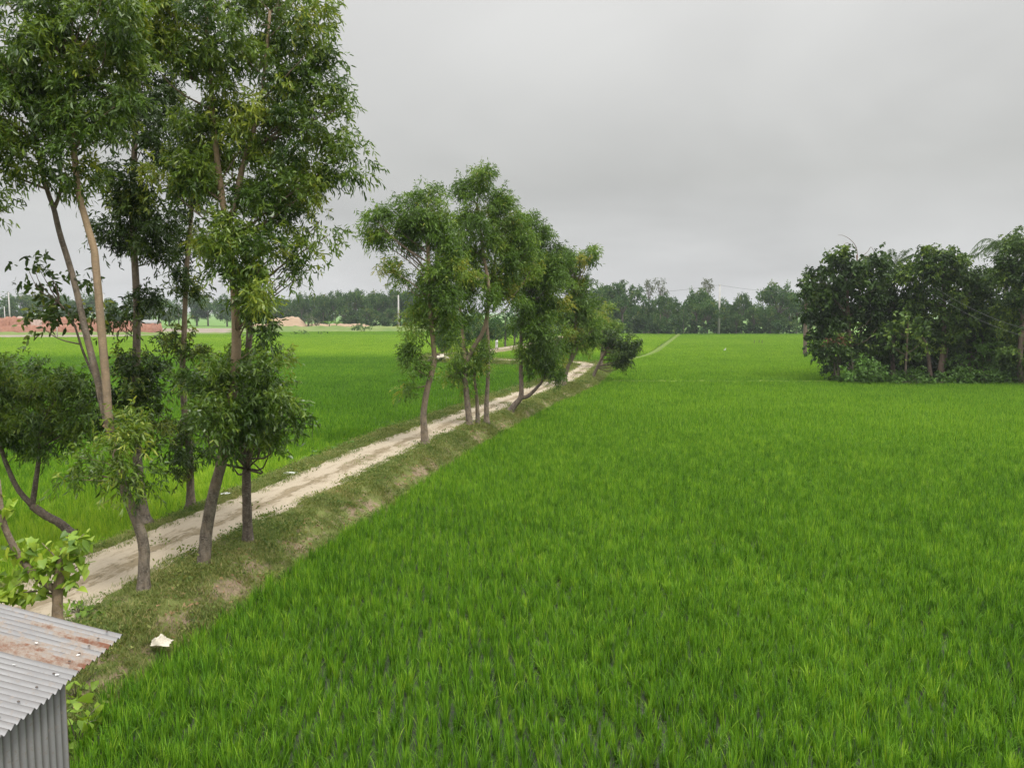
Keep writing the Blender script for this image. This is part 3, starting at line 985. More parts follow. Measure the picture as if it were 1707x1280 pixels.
def corrugated(mb, o, across, along, n, lens, pitch, amp, rustf=None, m=6, wavy=0.0):
    """o origin, across/along unit vectors; n corrugations of given pitch"""
    o, across, along = map(lambda v: np.asarray(v, float), (o, across, along))
    nn = nrm(np.cross(across, along))
    per = 8
    na = n * per + 1
    a = np.linspace(0, n * pitch, na)
    l = np.linspace(0, lens, m)
    z = amp * np.cos(2 * pi * a / pitch)
    edge = 0.012 * wob(a, a * 0, 9.0, 1.0)
    lj = l[None] + np.where(np.arange(m)[None] == m - 1, edge[:, None], 0) - np.where(np.arange(m)[None] == 0, edge[:, None], 0)
    V = o + a[:, None, None] * across + lj[..., None] * along + (z[:, None] + wavy * wob(a[:, None] * 1.0, l[None] * 1.0, 2.2, 0.4))[..., None] * nn
    V = V.reshape(-1, 3)
    i = np.arange(na - 1)[:, None] * m
    j = np.arange(m - 1)[None]
    Q = np.stack([i + j, i + j + 1, i + m + 1 + j, i + m + j], -1).reshape(-1, 4)
    A, Lg = np.broadcast_to(a[:, None], (na, m)), np.broadcast_to(l[None], (na, m))
    rust = np.zeros_like(A) if rustf is None else rustf(A, Lg)
    # a second skin gives the sheet its thickness
    nv = len(V)
    V2 = V - nn * 0.003
    mb.add(np.vstack([V, V2]), None, np.vstack([Q, Q[:, ::-1] + nv]), cv=np.r_[A.ravel(), A.ravel()], cl=np.r_[Lg.ravel(), Lg.ravel()], rust=np.r_[rust.ravel(), rust.ravel()])


def tin_shed():
    e_far = at(200, 1055, 7.77)
    e_mid = at(110, 1146, 6.63)
    zE = (e_far[2] + e_mid[2]) / 2
    xE = (e_far[0] + e_mid[0]) / 2
    p2 = at(20, 1010, 7.77)
    slope = nrm(np.array([p2[0] - e_far[0], 0, p2[2] - e_far[2]]))      # up the roof, away from the eave
    yf, yn = 7.77, 4.4
    t = thing('tin_shed', 'corrugated tin shed with a rusty sloping roof at lower left', 'shed', (xE - 1.3, 5.5, 0.0))
    mb = MB()
    pitch = 0.084
    n = int((yf - yn) / pitch)

    def rf(A, Lg):      # A runs from the far edge towards the camera
        band = np.exp(-((A - 0.78) / 0.10) ** 2) * 1.0 + 0.55 * np.exp(-((A - 0.6) / 0.12) ** 2)
        far = 0.55 * np.exp(-((A - 0.30) / 0.18) ** 2) * (0.4 + 0.6 * np.exp(-((Lg - 0.15) / 0.25) ** 2))
        near = -1.4 * np.clip((A - 0.86) / 0.1, 0, 1)
        return 0.8 * band + 1.7 * far + near

    k1, k2 = 11, 10          # the clean near sheet laps one corrugation over the rusty far one
    corrugated(mb, (xE, yf, zE), (0, -1, 0), slope, k1, 3.0, pitch, 0.0165, rf, 14, 0.012)
    part('roof', mb, M['tin_roof'], t, True)
    mb = MB()
    lift = np.cross(np.array([0, -1.0, 0]), slope) * 0.009
    lift = lift * np.sign(lift[2])
    corrugated(mb, np.array((xE + 0.015, yf - k2 * pitch, zE)) + lift, (0, -1, 0), slope, n - k2, 3.0, pitch, 0.0165, lambda A, Lg: rf(A + k2 * pitch, Lg) + 0.5 * np.exp(-(A / 0.05) ** 2), 14, 0.010)
    part('roof', mb, M['tin_roof'], t, True)
    for yy in (yf - 0.02 - pitch * np.array([1, 3, 5, 7, 9, 12, 15, 18, 21, 24, 27])):
        for dl in (0.14, 1.25):
            q = np.array((xE, yy + 0.02, zE)) + slope * dl + lift * 1.2 + np.array([0, 0, 0.012])
            nm = MB()
            tube(nm, [q, q + lift * 0.8], [0.013, 0.006], 7)
            part('nail', nm, M['dark_wood'], t)
    xw = xE - 0.10
    zt = zE - 0.045
    ywf = 6.86
    w1 = MB()
    corrugated(w1, (xw, yn + 0.25, 0.0), (0, 1, 0), (0, 0, 1), int((ywf - yn - 0.25) / 0.1), zt, 0.1, 0.010, lambda A, Lg: 0.25 + 0.5 * np.exp(-Lg / 0.4), 8)
    part('wall', w1, M['tin_wall'], t, True)
    w2 = MB()
    up = slope[2] / -slope[0]
    corrugated(w2, (xw - 0.012, ywf, 0.0), (-1, 0, 0), (0, 0, 1), 24, zt - 0.005, 0.1, 0.010, None, 8)
    part('wall', w2, M['tin_wall'], t, True)
    w3 = MB()
    corrugated(w3, (xw - 2.42, ywf, 0.0), (0, -1, 0), (0, 0, 1), 20, zt + 2.42 * up - 0.02, 0.1, 0.010, None, 8)
    part('wall', w3, M['tin_wall'], t, True)
    fr = MB()
    for y in (yn + 0.4, ywf - 0.06):
        for dx in (0.12, 2.3):
            zz = zt + (dx - 0.1) * up - 0.02
            tube(fr, [(xw - dx, y, 0), (xw - dx, y, zz)], 0.035, 8, True, tan=0.2)
    for dx in (0.12, 1.2, 2.3):
        zz = zt + (dx - 0.1) * up - 0.03
        box(fr, (xw - dx, (yn + yf) / 2, zz - 0.03), (0.05, yf - yn - 0.12, 0.06))
    part('frame', fr, M['bark_dark'], t)
    # pebbles and droppings lying on the sheet
    sp = [(60, 1072), (24, 1108), (130, 1092), (12, 1150), (95, 1125)]
    for i, (x, y) in enumerate(sp):
        r = ray(x, y)
        nn = nrm(np.cross(np.array([0, -1, 0]), slope))
        k = np.dot(np.array([xE, yf, zE + 0.012]) - np.array([0, 0, H]), nn) / np.dot(r, nn)
        p = r * k + [0, 0, H]
        pm = MB()
        s = 0.008 + 0.012 * rng.random()
        q = nrm(rng.normal(size=(14, 3)))
        bm = bmesh.new()
        for v in q:
            bm.verts.new(tuple(p + v * s * np.array([1.2, 0.9, 0.4]) + [0, 0, s * 0.3]))
        bmesh.ops.convex_hull(bm, input=bm.verts)
        me = bpy.data.meshes.new('pebble')
        bm.to_mesh(me)
        bm.free()
        me.materials.append(M['paper'])
        o = link('pebble', me)
        tag(o, 'tiny pale fleck of litter lying on the rusty tin roof', 'litter', 'pale flecks on the tin roof')


tin_shed()

# ------------------------------------------------------------------ right-hand grove
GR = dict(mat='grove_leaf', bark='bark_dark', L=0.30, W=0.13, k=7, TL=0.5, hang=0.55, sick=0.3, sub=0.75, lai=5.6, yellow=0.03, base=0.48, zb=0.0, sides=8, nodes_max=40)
px_tree('mango_tree', 'broad dark tree at the left end of the grove, under bare twigs', 'tree', 71,
        [(1420, 632), (1418, 590), (1415, 540), (1412, 480)], (0.28, 0.12),
        [(1405, 450, 52, 32), (1372, 475, 34, 30), (1440, 445, 34, 28), (1395, 500, 48, 34), (1440, 500, 46, 40), (1375, 530, 30, 30), (1420, 545, 50, 34), (1365, 455, 16, 12), (1380, 560, 30, 24), (1345, 490, 12, 14), (1350, 520, 14, 18), (1430, 580, 30, 26), (1400, 428, 26, 14), (1445, 428, 22, 12)], **{**GR, 'base': 0.47, 'L': 0.34, 'W': 0.17})
px_tree('mango_tree', 'rounded dark tree in the middle of the grove with pale trunks below', 'tree', 70,
        [(1566, 640), (1568, 615), (1572, 580), (1574, 520), (1572, 470)], (0.30, 0.12),
        [(1560, 445, 50, 28), (1600, 445, 34, 26), (1535, 460, 32, 28), (1575, 480, 56, 34), (1535, 510, 40, 34), (1590, 525, 46, 36), (1555, 550, 44, 30), (1620, 480, 30, 34), (1585, 570, 30, 22), (1575, 425, 26, 12), (1545, 425, 20, 10)],
        [([(1553, 640), (1550, 615), (1545, 580), (1530, 540)], 0.2, 0.1, 0.8), ([(1573, 640), (1574, 610), (1580, 580)], 0.1, 0.06, 1.0)],
        **{**GR, 'tan': (0.7, 0.3), 'base': 0.58})
px_tree('mango_tree', 'lower tree filling the gap between the grove\'s two rounded trees', 'tree', 73,
        [(1490, 638), (1488, 600), (1486, 560), (1485, 500)], (0.25, 0.1),
        [(1485, 470, 34, 26), (1495, 500, 40, 30), (1470, 525, 36, 32), (1505, 545, 36, 34), (1480, 575, 36, 26), (1500, 455, 20, 14)], **{**GR, 'base': 0.36, 'L': 0.26, 'W': 0.10})
px_tree('mango_tree', 'dark tree behind the power cables, right of the rounded tree', 'tree', 72,
        [(1622, 640), (1618, 600), (1612, 560), (1620, 500)], (0.28, 0.12),
        [(1640, 470, 34, 22), (1640, 500, 44, 32), (1655, 540, 44, 36), (1625, 550, 40, 40), (1670, 580, 40, 34), (1660, 465, 24, 16), (1640, 590, 34, 24)], **GR)
px_tree('tall_tree', 'tall leafy tree cut by the right edge, rising over a palm', 'tree', 66,
        [(1703, 648), (1700, 600), (1705, 520), (1710, 430)], (0.28, 0.12),
        [(1712, 412, 44, 30), (1690, 428, 24, 26), (1705, 440, 36, 34), (1684, 455, 18, 22), (1710, 480, 46, 44), (1690, 500, 26, 34), (1715, 550, 46, 40), (1690, 590, 30, 30), (1740, 450, 50, 60), (1700, 395, 16, 10), (1712, 610, 40, 24)], **{**GR, 'base': 0.62, 'L': 0.26, 'W': 0.10})
px_tree('teak_sapling', 'sapling with large bright young leaves in front of the dark grove', 'tree', 67.2,
        [(1508, 642), (1510, 610), (1512, 570), (1514, 530)], (0.13, 0.05),
        [(1510, 525, 18, 8), (1518, 545, 26, 16), (1530, 575, 22, 8), (1515, 590, 14, 10), (1500, 560, 24, 22), (1480, 555, 14, 20), (1530, 555, 16, 14), (1545, 572, 12, 6)],
        **{**GR, 'L': 0.36, 'W': 0.18, 'base': 0.62, 'lai': 2.4, 'hang': 0.4, 'yellow': 0.15})
px_tree('bright_shrub_tree', 'loose yellow-green shrub glowing between grove trunks', 'tree', 69.5,
        [(1640, 640), (1638, 610), (1635, 580)], (0.1, 0.05),
        [(1635, 575, 22, 20), (1650, 600, 26, 18), (1620, 598, 16, 16), (1642, 560, 10, 8), (1600, 610, 22, 14)], **{**GR, 'base': 0.72, 'lai': 2.6, 'mat': 'vine_leaf'})
px_tree('twiggy_tree', 'almost leafless twigs sticking out above the left grove tree', 'tree', 74,
        [(1440, 640), (1436, 560), (1432, 470), (1428, 425)], (0.16, 0.06),
        [(1460, 425, 22, 8), (1480, 430, 10, 4)],
        [([(1430, 430), (1427, 412), (1418, 400), (1406, 393), (1397, 392)], 0.035, 0.012), ([(1432, 432), (1446, 420), (1452, 412), (1458, 422)], 0.03, 0.012), ([(1436, 432), (1456, 424), (1472, 430), (1486, 432)], 0.03, 0.012), ([(1426, 413), (1412, 405), (1403, 412)], 0.02, 0.01)],
        **{**GR, 'lai': 0.45, 'L': 0.3, 'W': 0.14, 'base': 0.2})
px_tree('creeper_bush', 'bright creeper-covered bush bulging at the grove\'s left front', 'bush', 67.8,
        [(1445, 640), (1445, 625), (1445, 610)], (0.08, 0.05),
        [(1442, 618, 36, 24), (1420, 628, 22, 16), (1472, 628, 26, 15), (1440, 600, 20, 9), (1402, 640, 18, 7), (1485, 636, 18, 9)],
        **{**GR, 'mat': 'vine_leaf', 'base': 0.68, 'L': 0.22, 'W': 0.14, 'sub': 0.4, 'lai': 4.8})
px_tree('brownish_bush', 'bush with a rusty brown dead patch under the left grove tree', 'bush', 69.0,
        [(1392, 632), (1390, 600), (1388, 575)], (0.08, 0.05),
        [(1388, 585, 26, 18), (1372, 590, 18, 14), (1395, 610, 20, 20), (1405, 590, 20, 20), (1360, 580, 16, 10), (1400, 632, 18, 10)],
        **{**GR, 'L': 0.22, 'W': 0.12, 'base': 0.5, 'sub': 0.45})


def patch_bush(name, label, cat, Y, specs, mat, lai=4.0, L=0.25, W=0.12, base=0.45, zb=0.0, sub=0.45, **kw):
    bl = px_blobs(Y, specs)
    c = bl[0][0]
    t = thing(name, label, cat, (c[0], c[1], zb))
    mb = MB()
    fill(mb, bl, lai, L, W, 7, 0.4, base=base, sub=sub, hang=0.4, sick=0.3, **kw)
    part('foliage', mb, M[mat], t)
    st = MB()
    for b, r in bl:
        tube(st, spline([(c[0], c[1], zb), ((c[0] + b[0]) / 2, c[1], (zb + b[2]) / 2), tuple(b)], 7), np.linspace(0.03, 0.012, 7), 5, False, tan=0.1)
    part('stem', st, M['bark_dark'], t)
    return t


M['rust_leaf'] = leaf_mat('rust_leaf', [(0.0, (0.07, 0.032, 0.018)), (1.0, (0.19, 0.095, 0.055))], 0.2, 0.6, 0.2)
patch_bush('dead_creeper', 'clump of dead rust-brown leaves at the grove\'s left edge', 'plant', 68.4, [(1398, 567, 9, 7), (1385, 573, 8, 6), (1404, 575, 7, 5)], 'rust_leaf', 1.4, 0.2, 0.1)
for lab, xs in (('low dark hedge of undergrowth at the foot of the grove\'s middle trees', [(1505, 633, 22, 11), (1530, 628, 26, 15), (1555, 630, 22, 13), (1578, 633, 20, 11)]),
                ('low green undergrowth right of the pale grove trunks', [(1595, 628, 22, 17), (1615, 624, 22, 20), (1640, 630, 28, 17), (1665, 634, 26, 16)]),
                ('tangled undergrowth at the right edge below the tall tree', [(1680, 632, 20, 18), (1700, 628, 22, 20), (1725, 632, 22, 20)])):
    patch_bush('undergrowth_bush', lab, 'bush', 66.6, xs, 'vine_leaf' if 'right edge' not in lab else 'grove_leaf', 4.5, 0.22, 0.11, 0.5)
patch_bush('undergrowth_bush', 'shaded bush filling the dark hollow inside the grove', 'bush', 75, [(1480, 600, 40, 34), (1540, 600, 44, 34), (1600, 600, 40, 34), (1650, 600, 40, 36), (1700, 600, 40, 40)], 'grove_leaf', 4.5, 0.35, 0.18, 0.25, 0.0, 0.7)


def palm(label, x, y, Y, rad, trunk_r=0.13, n=16, droop=1.0, lean=(0, 0)):
    c = at(x, y, Y)
    t = thing('palm_tree', label, 'palm', (c[0] + lean[0], c[1] + lean[1], 0.0))
    mb = MB()
    P = spline([(c[0] + lean[0], c[1] + lean[1], 0), ((c[0] + lean[0] * 0.4), c[1] + lean[1] * 0.4, c[2] * 0.5), tuple(c)], 24)
    tube(mb, P, np.linspace(trunk_r * 1.3, trunk_r * 0.8, 24), 10, True, 0.04, tan=0.2)
    part('trunk', mb, M['bark_far'], t, True)
    for i in range(n):
        az = 2 * pi * i / n + rng.normal() * 0.15
        el = 0.25 + 0.9 * rng.random()
        ln = rad * (0.85 + 0.3 * rng.random())
        d = np.array([cos(az) * cos(el), sin(az) * cos(el), sin(el)])
        tt = np.linspace(0, 1, 16)
        S = c + d * (ln * tt)[:, None]
        S[:, 2] -= droop * ln * 0.75 * tt ** 2.2
        fm = MB()
        tube(fm, S, np.linspace(0.03, 0.008, 16), 4, False, tint=0.6)
        q = np.repeat(S[2:], 3, 0) + 0.0
        tg = np.repeat(nrm(np.gradient(S, axis=0))[2:], 3, 0)
        sd = nrm(np.cross(tg, [0, 0, 1.0]))
        for sgn in (-1, 1):
            off = tg * (rng.random(len(q)) * ln / 16)[:, None]
            ld = nrm(sd * sgn * 0.8 + tg * 0.55 + np.array([0, 0, -0.45]) + rng.normal(size=(len(q), 3)) * 0.08)
            leaf_cards(q + off, ld, np.full(len(q), 0.19 * rad) * (0.7 + 0.4 * rng.random(len(q))), np.full(len(q), 0.04), 0.7, np.zeros(len(q)), 0.55 + 0.1 * rng.normal(size=len(q)), fm)
        part('frond', fm, M['grove_leaf'], t)


fl = MB()
fpoly = [(28.6, 67.4), (36, 66.6), (44, 65.4), (60, 62), (75, 70), (75, 100), (50, 100)]
ctr = np.mean(fpoly, 0)
fl.add([(ctr[0], ctr[1], 0.06)] + [(x, y, 0.02) for x, y in fpoly], [[0, 1 + i, 1 + (i + 1) % 7] for i in range(7)])
M['floor_litter'] = plain_mat('grove_floor', (0.03, 0.034, 0.015), (0.07, 0.065, 0.035), 2.5, 0.95, 0, 0.5)
solo('grove_floor', fl, M['floor_litter'], kind='structure')
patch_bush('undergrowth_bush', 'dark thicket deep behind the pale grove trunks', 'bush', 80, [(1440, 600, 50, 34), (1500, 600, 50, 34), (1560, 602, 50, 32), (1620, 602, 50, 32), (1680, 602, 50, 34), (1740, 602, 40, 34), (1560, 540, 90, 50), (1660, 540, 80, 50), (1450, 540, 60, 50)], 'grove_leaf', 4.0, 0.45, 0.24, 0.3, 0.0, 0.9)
palm('coconut palm arching fronds beside the tall tree at right', 1678, 424, 74, 4.4, 0.14, 15, 0.85)
palm('palm crown showing spiky fronds between the two rounded grove trees', 1492, 446, 76, 2.6, 0.12, 16, 0.35)

px_tree('lone_trunk_tree', 'single straight bare trunk at the left edge of the grove', 'tree', 112,
        [(1342, 592), (1342, 560), (1343, 530), (1344, 505), (1350, 480)], (0.27, 0.2),
        [(1350, 478, 16, 14), (1362, 500, 18, 16), (1372, 470, 18, 14), (1375, 540, 14, 26)], **{**GR, 'L': 0.4, 'W': 0.2, 'tan': (0.35, 0.5)})

# ------------------------------------------------------------------ far tree line


def far_proto(kind, h, w, seed):
    """local trunk and crown meshes of a distant tree, h tall and w wide"""
    global rng
    keep, rng = rng, np.random.default_rng(seed)
    tm, cm = MB(), MB()
    blobs = []
    if kind == 'umbrella':
        fork = h * 0.38
        tube(tm, spline([(0, 0, -0.2), (0.1 * rng.normal(), 0, fork * 0.5), (0, 0, fork)], 8), np.linspace(0.4, 0.26, 8), 7, False, tan=0.1)
        for i in range(11):
            a = 2 * pi * i / 11 + rng.normal() * 0.3
            rr = w * 0.5 * (0.35 + 0.5 * rng.random())
            z = h * (0.66 + 0.28 * rng.random()) - 0.10 * h * (rr / (w * 0.5))
            c = np.array([cos(a) * rr, sin(a) * rr, z])
            blobs.append((c, np.array([w * 0.20, w * 0.20, h * 0.075]) * (0.8 + 0.5 * rng.random())))
            tube(tm, spline([(0, 0, fork), (c[0] * 0.45, c[1] * 0.45, fork + (z - fork) * 0.65), tuple(c)], 7), np.linspace(0.16, 0.05, 7), 5, False, tan=0.1)
        blobs.append((np.array([0, 0, h * 0.93]), np.array([w * 0.26, w * 0.26, h * 0.08])))
        blobs.append((np.array([0, 0, h * 0.72]), np.array([w * 0.3, w * 0.3, h * 0.10])))
        lai, L, W = 5.0, 0.38, 0.26
    elif kind == 'round':
        tube(tm, [(0, 0, -0.2), (0, 0, h * 0.5)], [0.35, 0.2], 7, False, tan=0.1)
        for i in range(15):
            d = nrm(rng.normal(size=3))
            c = np.array([d[0] * w * 0.32, d[1] * w * 0.32, h * (0.58 + 0.27 * d[2])])
            blobs.append((c, np.array([w * 0.2, w * 0.2, h * 0.12]) * (0.75 + 0.5 * rng.random())))
            tube(tm, spline([(0, 0, h * 0.3), tuple(c * [0.4, 0.4, 0.8]), tuple(c)], 5), np.linspace(0.14, 0.04, 5), 4, False, tan=0.1)
        lai, L, W = 4.6, 0.38, 0.26
    elif kind == 'airy':
        tube(tm, spline([(0, 0, -0.2), (0.2, 0, h * 0.4), (-0.1, 0, h * 0.8)], 10), np.linspace(0.26, 0.1, 10), 6, False, tan=0.4)
        for i in range(9):
            a = 2 * pi * rng.random()
            c = np.array([cos(a) * w * 0.3 * rng.random() * 1.2, sin(a) * w * 0.3, h * (0.76 + 0.2 * rng.random())])
            blobs.append((c, np.array([w * 0.17, w * 0.17, h * 0.05]) * (0.7 + 0.5 * rng.random())))
            tube(tm, spline([(0, 0, h * 0.55), tuple(c * [0.5, 0.5, 0.88]), tuple(c)], 6), np.linspace(0.1, 0.03, 6), 4, False, tan=0.4)
        lai, L, W = 1.9, 0.42, 0.2
    else:   # tall narrow
        tube(tm, spline([(0, 0, -0.2), (0.15, 0, h * 0.5), (0, 0, h * 0.9)], 10), np.linspace(0.26, 0.07, 10), 6, False, tan=0.3)
        for i in range(10):
            f = i / 9
            a = rng.random() * 2 * pi
            blobs.append((np.array([cos(a) * w * 0.16, sin(a) * w * 0.16, h * (0.35 + 0.58 * f)]), np.array([w * 0.3, w * 0.3, h * 0.08]) * (1.05 - 0.5 * f)))
        lai, L, W = 3.6, 0.45, 0.22
    fill(cm, blobs, lai, L, W, 6, 0.8, hang=0.3, sub=0.9, base=0.5, var=0.17, sick=0.3)
    rng = keep
    return tm.mesh('trunk', M['bark_far'], True), cm.mesh('crown', None)


PROTO = {}
for kind, h, w, ns in (('umbrella', 13, 15, 4), ('round', 12, 11, 3), ('airy', 15, 7, 2), ('tall', 13, 6, 2)):
    PROTO[kind] = []
    for s in range(ns):
        tr, cr_ = far_proto(kind, h * (0.95 + 0.1 * s / ns), w, 100 + s + len(kind) * 10)
        cr_.materials.append(M['pale_leaf'] if kind == 'airy' else M['far_leaf'])
        PROTO[kind].append((tr, cr_, h * (0.95 + 0.1 * s / ns), w))

FIRST = {}


def far_tree(kind, s, x, top, Y, wpx, label, group=None, base_z=0.0):
    tr, cr_, h0, w0 = PROTO[kind][s % len(PROTO[kind])]
    p = at(x, top, Y)
    hh = p[2] - base_z
    sx = (wpx * Y / F) / w0
    t = thing({'umbrella': 'rain_tree', 'round': 'leafy_tree', 'airy': 'airy_tree', 'tall': 'slender_tree'}[kind], label, 'tree', (p[0], p[1], base_z), group)
    key = (kind, s % len(PROTO[kind]))
    if key not in FIRST:
        FIRST[key] = (link('trunk', tr, t), link('crown', cr_, t))
    else:
        for o in FIRST[key]:
            c = o.copy()
            sc.collection.objects.link(c)
            c.parent = t
    t.rotation_euler = (0, 0, rng.random() * 6.28)
    t.scale = (sx, sx, hh / (h0 * 1.0))


CENTRE = [('umbrella', 0, 1038, 471, 222, 78, 'wide flat-topped tree at the left of the distant row beyond the bund'),
          ('airy', 0, 1082, 468, 232, 24, 'pale airy crown poking above the distant row, left of a twin'),
          ('airy', 1, 1102, 465, 232, 28, 'pale feathery crown on a tall stem, right of its twin in the distant row'),
          ('umbrella', 1, 1162, 481, 224, 62, 'flat dark tree left of the concrete pole in the distant row'),
          ('airy', 0, 1180, 466, 234, 28, 'lone pale crown sticking up just left of the concrete pole'),
          ('umbrella', 2, 1180, 501, 216, 56, 'small light green umbrella tree in front, left of the concrete pole'),
          ('round', 0, 1208, 497, 226, 34, 'low dark tree straight behind the concrete pole'),
          ('umbrella', 3, 1238, 490, 226, 40, 'leaning flat tree just right of the concrete pole'),
          ('umbrella', 1, 1300, 472, 222, 82, 'broadest tall tree between the concrete pole and the grove'),
          ('round', 1, 1258, 508, 217, 36, 'low light green tree under the leaning flat tree'),
          ('umbrella', 0, 1112, 492, 219, 52, 'middling flat tree below the feathery crown'),
          ('round', 2, 1074, 490, 219, 40, 'rounded dark tree below the left pale crown'),
          ('umbrella', 3, 1330, 486, 226, 50, 'tall dark tree touching the grove\'s left edge'),
          ('round', 0, 1285, 512, 217, 36, 'short rounded tree at the foot of the broadest tall tree'),
          ('tall', 0, 1015, 492, 218, 22, 'slender tree at the left foot of the wide flat-topped tree'),
          ('tall', 1, 1140, 508, 217, 20, 'slender low tree left of the light green umbrella tree'),
          ('round', 1, 1228, 520, 216, 26, 'little bushy tree right of the concrete pole\'s foot'),
          ('round', 2, 1098, 516, 216, 34, 'low bushy tree at the foot of the feathery crown'),
          ('umbrella', 2, 1000, 482, 228, 60, 'hazy flat tree half hidden behind the middle roadside trees'),
          ('round', 0, 960, 486, 230, 52, 'hazy rounded tree glimpsed through the middle roadside trees')]
for a in CENTRE:
    far_tree(*a)
LEFT = [('umbrella', 1, 502, 488, 300, 30, 'small flat umbrella tree standing out above the sand mound'),
        ('umbrella', 2, 538, 491, 285, 34, 'one-sided flat tree at the left end of the dark wood'),
        ('umbrella', 3, 558, 486, 280, 40, 'flat-topped tree above the banana plants'),
        ('umbrella', 0, 592, 484, 278, 56, 'widest tree in the dark wood left of the white pole'),
        ('umbrella', 1, 626, 486, 282, 50, 'dark wood tree midway between bananas and the white pole'),
        ('umbrella', 2, 655, 482, 285, 56, 'dark wood tree right behind the white pole'),
        ('umbrella', 3, 690, 484, 285, 56, 'dark wood tree half covered by the crooked pale-stemmed tree'),
        ('round', 0, 575, 508, 272, 40, 'lower front tree of the dark wood near the bananas'),
        ('round', 1, 610, 510, 272, 44, 'lower front tree of the dark wood above the round bush'),
        ('round', 2, 642, 508, 272, 40, 'lower front tree of the dark wood beside the white pole'),
        ('round', 0, 470, 497, 300, 60, 'hazy tree behind the big crown, left of the sand mound'),
        ('round', 1, 430, 495, 310, 60, 'hazy tree seen through the gap behind the thick leaning trunk'),
        ('round', 2, 535, 505, 290, 34, 'rounded tree behind the pale bamboo clump'),
        ('umbrella', 0, 740, 486, 280, 56, 'dark wood tree behind the tallest middle tree')]
for a in LEFT:
    far_tree(*a)
for i, x in enumerate(range(-60, 420, 24)):
    far_tree(('round', 'umbrella', 'round', 'tall')[i % 4], i, x + rng.normal() * 6, 494 + rng.normal() * 4 - (14 if i == 4 else 0), 345 + rng.normal() * 14, (52, 60, 46, 30)[i % 4],
             'hazy blue-green tree in the farthest row behind the brick stacks', 'hazy trees behind the brick stacks')
for i, x in enumerate(range(885, 1360, 22)):
    far_tree(('round', 'umbrella', 'round')[i % 3], i + 1, x + rng.normal() * 5, 507 + rng.normal() * 4, 250 + rng.normal() * 8, (50, 60, 44)[i % 3],
             'dim tree in the second row behind the distant flat-topped trees', 'second row of distant trees')
for i, x in enumerate(range(452, 760, 24)):
    far_tree(('round', 'umbrella')[i % 2], i, x + rng.normal() * 5, 497 + rng.normal() * 4, 312 + rng.normal() * 8, (54, 60)[i % 2],
             'dim tree deep in the dark wood beyond the left field', 'trees deep in the dark wood')
# trees along the far track
for x, top, Y, wpx, k, lab in ((806, 506, 124, 60, 'round', 'leafy tree over two thick trunks on the far track, behind the slim straight tree'),
                               (842, 512, 132, 44, 'tall', 'slim tree right behind the walking person'),
                               (858, 508, 140, 40, 'tall', 'slim tree farther along the track from the walking person'),
                               (884, 510, 150, 46, 'round', 'leafy tree where the far track meets the dark leaning fork'),
                               (770, 516, 112, 46, 'round', 'leafy tree on the far track behind the pale forked stem'),
                               (740, 530, 104, 34, 'round', 'low leafy tree over the heap of branches'),
                               (828, 528, 146, 22, 'round', 'dark rounded tree just behind the person\'s head')):
    far_tree(k, int(x), x, top, Y, wpx, lab)
# undergrowth below the far rows: an uncountable band
ug = MB()
bl = []
for x in np.arange(880, 1345, 9.0):
    p = at(x, 552 + rng.normal() * 2, 219 + rng.normal() * 2)
    bl.append((np.array([p[0], p[1], 1.2 + 0.9 * rng.random()]), np.array([1.8, 1.2, 1.4 + 1.0 * rng.random()])))
for x in np.arange(700, 900, 12.0):
    p = at(x, 550, 270 + rng.normal() * 2)
    bl.append((np.array([p[0], p[1], 1.1]), np.array([2.0, 1.2, 1.6])))
for x in np.arange(560, 700, 9.0):
    p = at(x, 550, 272 + rng.normal() * 2)
    bl.append((np.array([p[0], p[1], 1.1]), np.array([2.0, 1.2, 1.9])))
fill(ug, bl, 4.5, 0.5, 0.28, 6, 0.6, base=0.35, sub=0.8, hang=0.3)
solo('undergrowth', ug, M['far_leaf'], 'dark band of undergrowth along the foot of the distant tree rows', 'undergrowth', kind='stuff')
patch_bush('bamboo_clump', 'pale bluish bamboo clump beside the sand mound', 'bamboo', 262, [(518, 530, 11, 10), (512, 538, 10, 7), (526, 537, 9, 8)], 'pale_leaf', 1.6, 0.7, 0.2, 0.3, 0.0, 1.0)
patch_bush('round_bush', 'round green bush on the grassy bank left of the white pole', 'bush', 240, [(603, 544, 12, 6), (594, 546, 8, 4), (612, 547, 7, 4)], 'far_leaf', 2.6, 0.4, 0.22, 0.7, 0.0, 0.7)
patch_bush('low_bush', 'low bush on the field edge in front of the sand mound', 'bush', 214, [(505, 555, 14, 3), (494, 556, 8, 2.5)], 'far_leaf', 2.6, 0.35, 0.2, 0.6, 0.0, 0.6)
patch_bush('low_bush', 'low bush on the field edge below the bananas', 'bush', 214, [(541, 556, 7, 2.5), (534, 557, 5, 2)], 'far_leaf', 2.6, 0.35, 0.2, 0.55, 0.0, 0.6)


def banana(label, x, Y, h):
    p = gnd(x, 556)
    c = at(x, 540, Y)
    t = thing('banana_plant', label, 'plant', (c[0], c[1], 0))
    mb = MB()
    tube(mb, [(c[0], c[1], 0), (c[0], c[1], h * 0.5)], [0.18, 0.12], 8, True, tan=0.0)
    part('stem', mb, M['vine_leaf'], t)
    lm = MB()
    n = 9
    az = np.arange(n) * 2.4
    d = nrm(np.stack([np.cos(az), np.sin(az), np.full(n, 0.9)], -1))
    leaf_cards(np.tile([c[0], c[1], h * 0.5], (n, 1)), d, np.full(n, h * 0.75), np.full(n, 0.6), 1.0, np.zeros(n), np.full(n, 0.9), lm)
    part('foliage', lm, M['vine_leaf'], t)


banana('left banana plant of the pair in front of the dark wood', 549, 262, 4.6)
banana('right banana plant of the pair in front of the dark wood', 561, 262, 4.2)

# ------------------------------------------------------------------ poles and cables


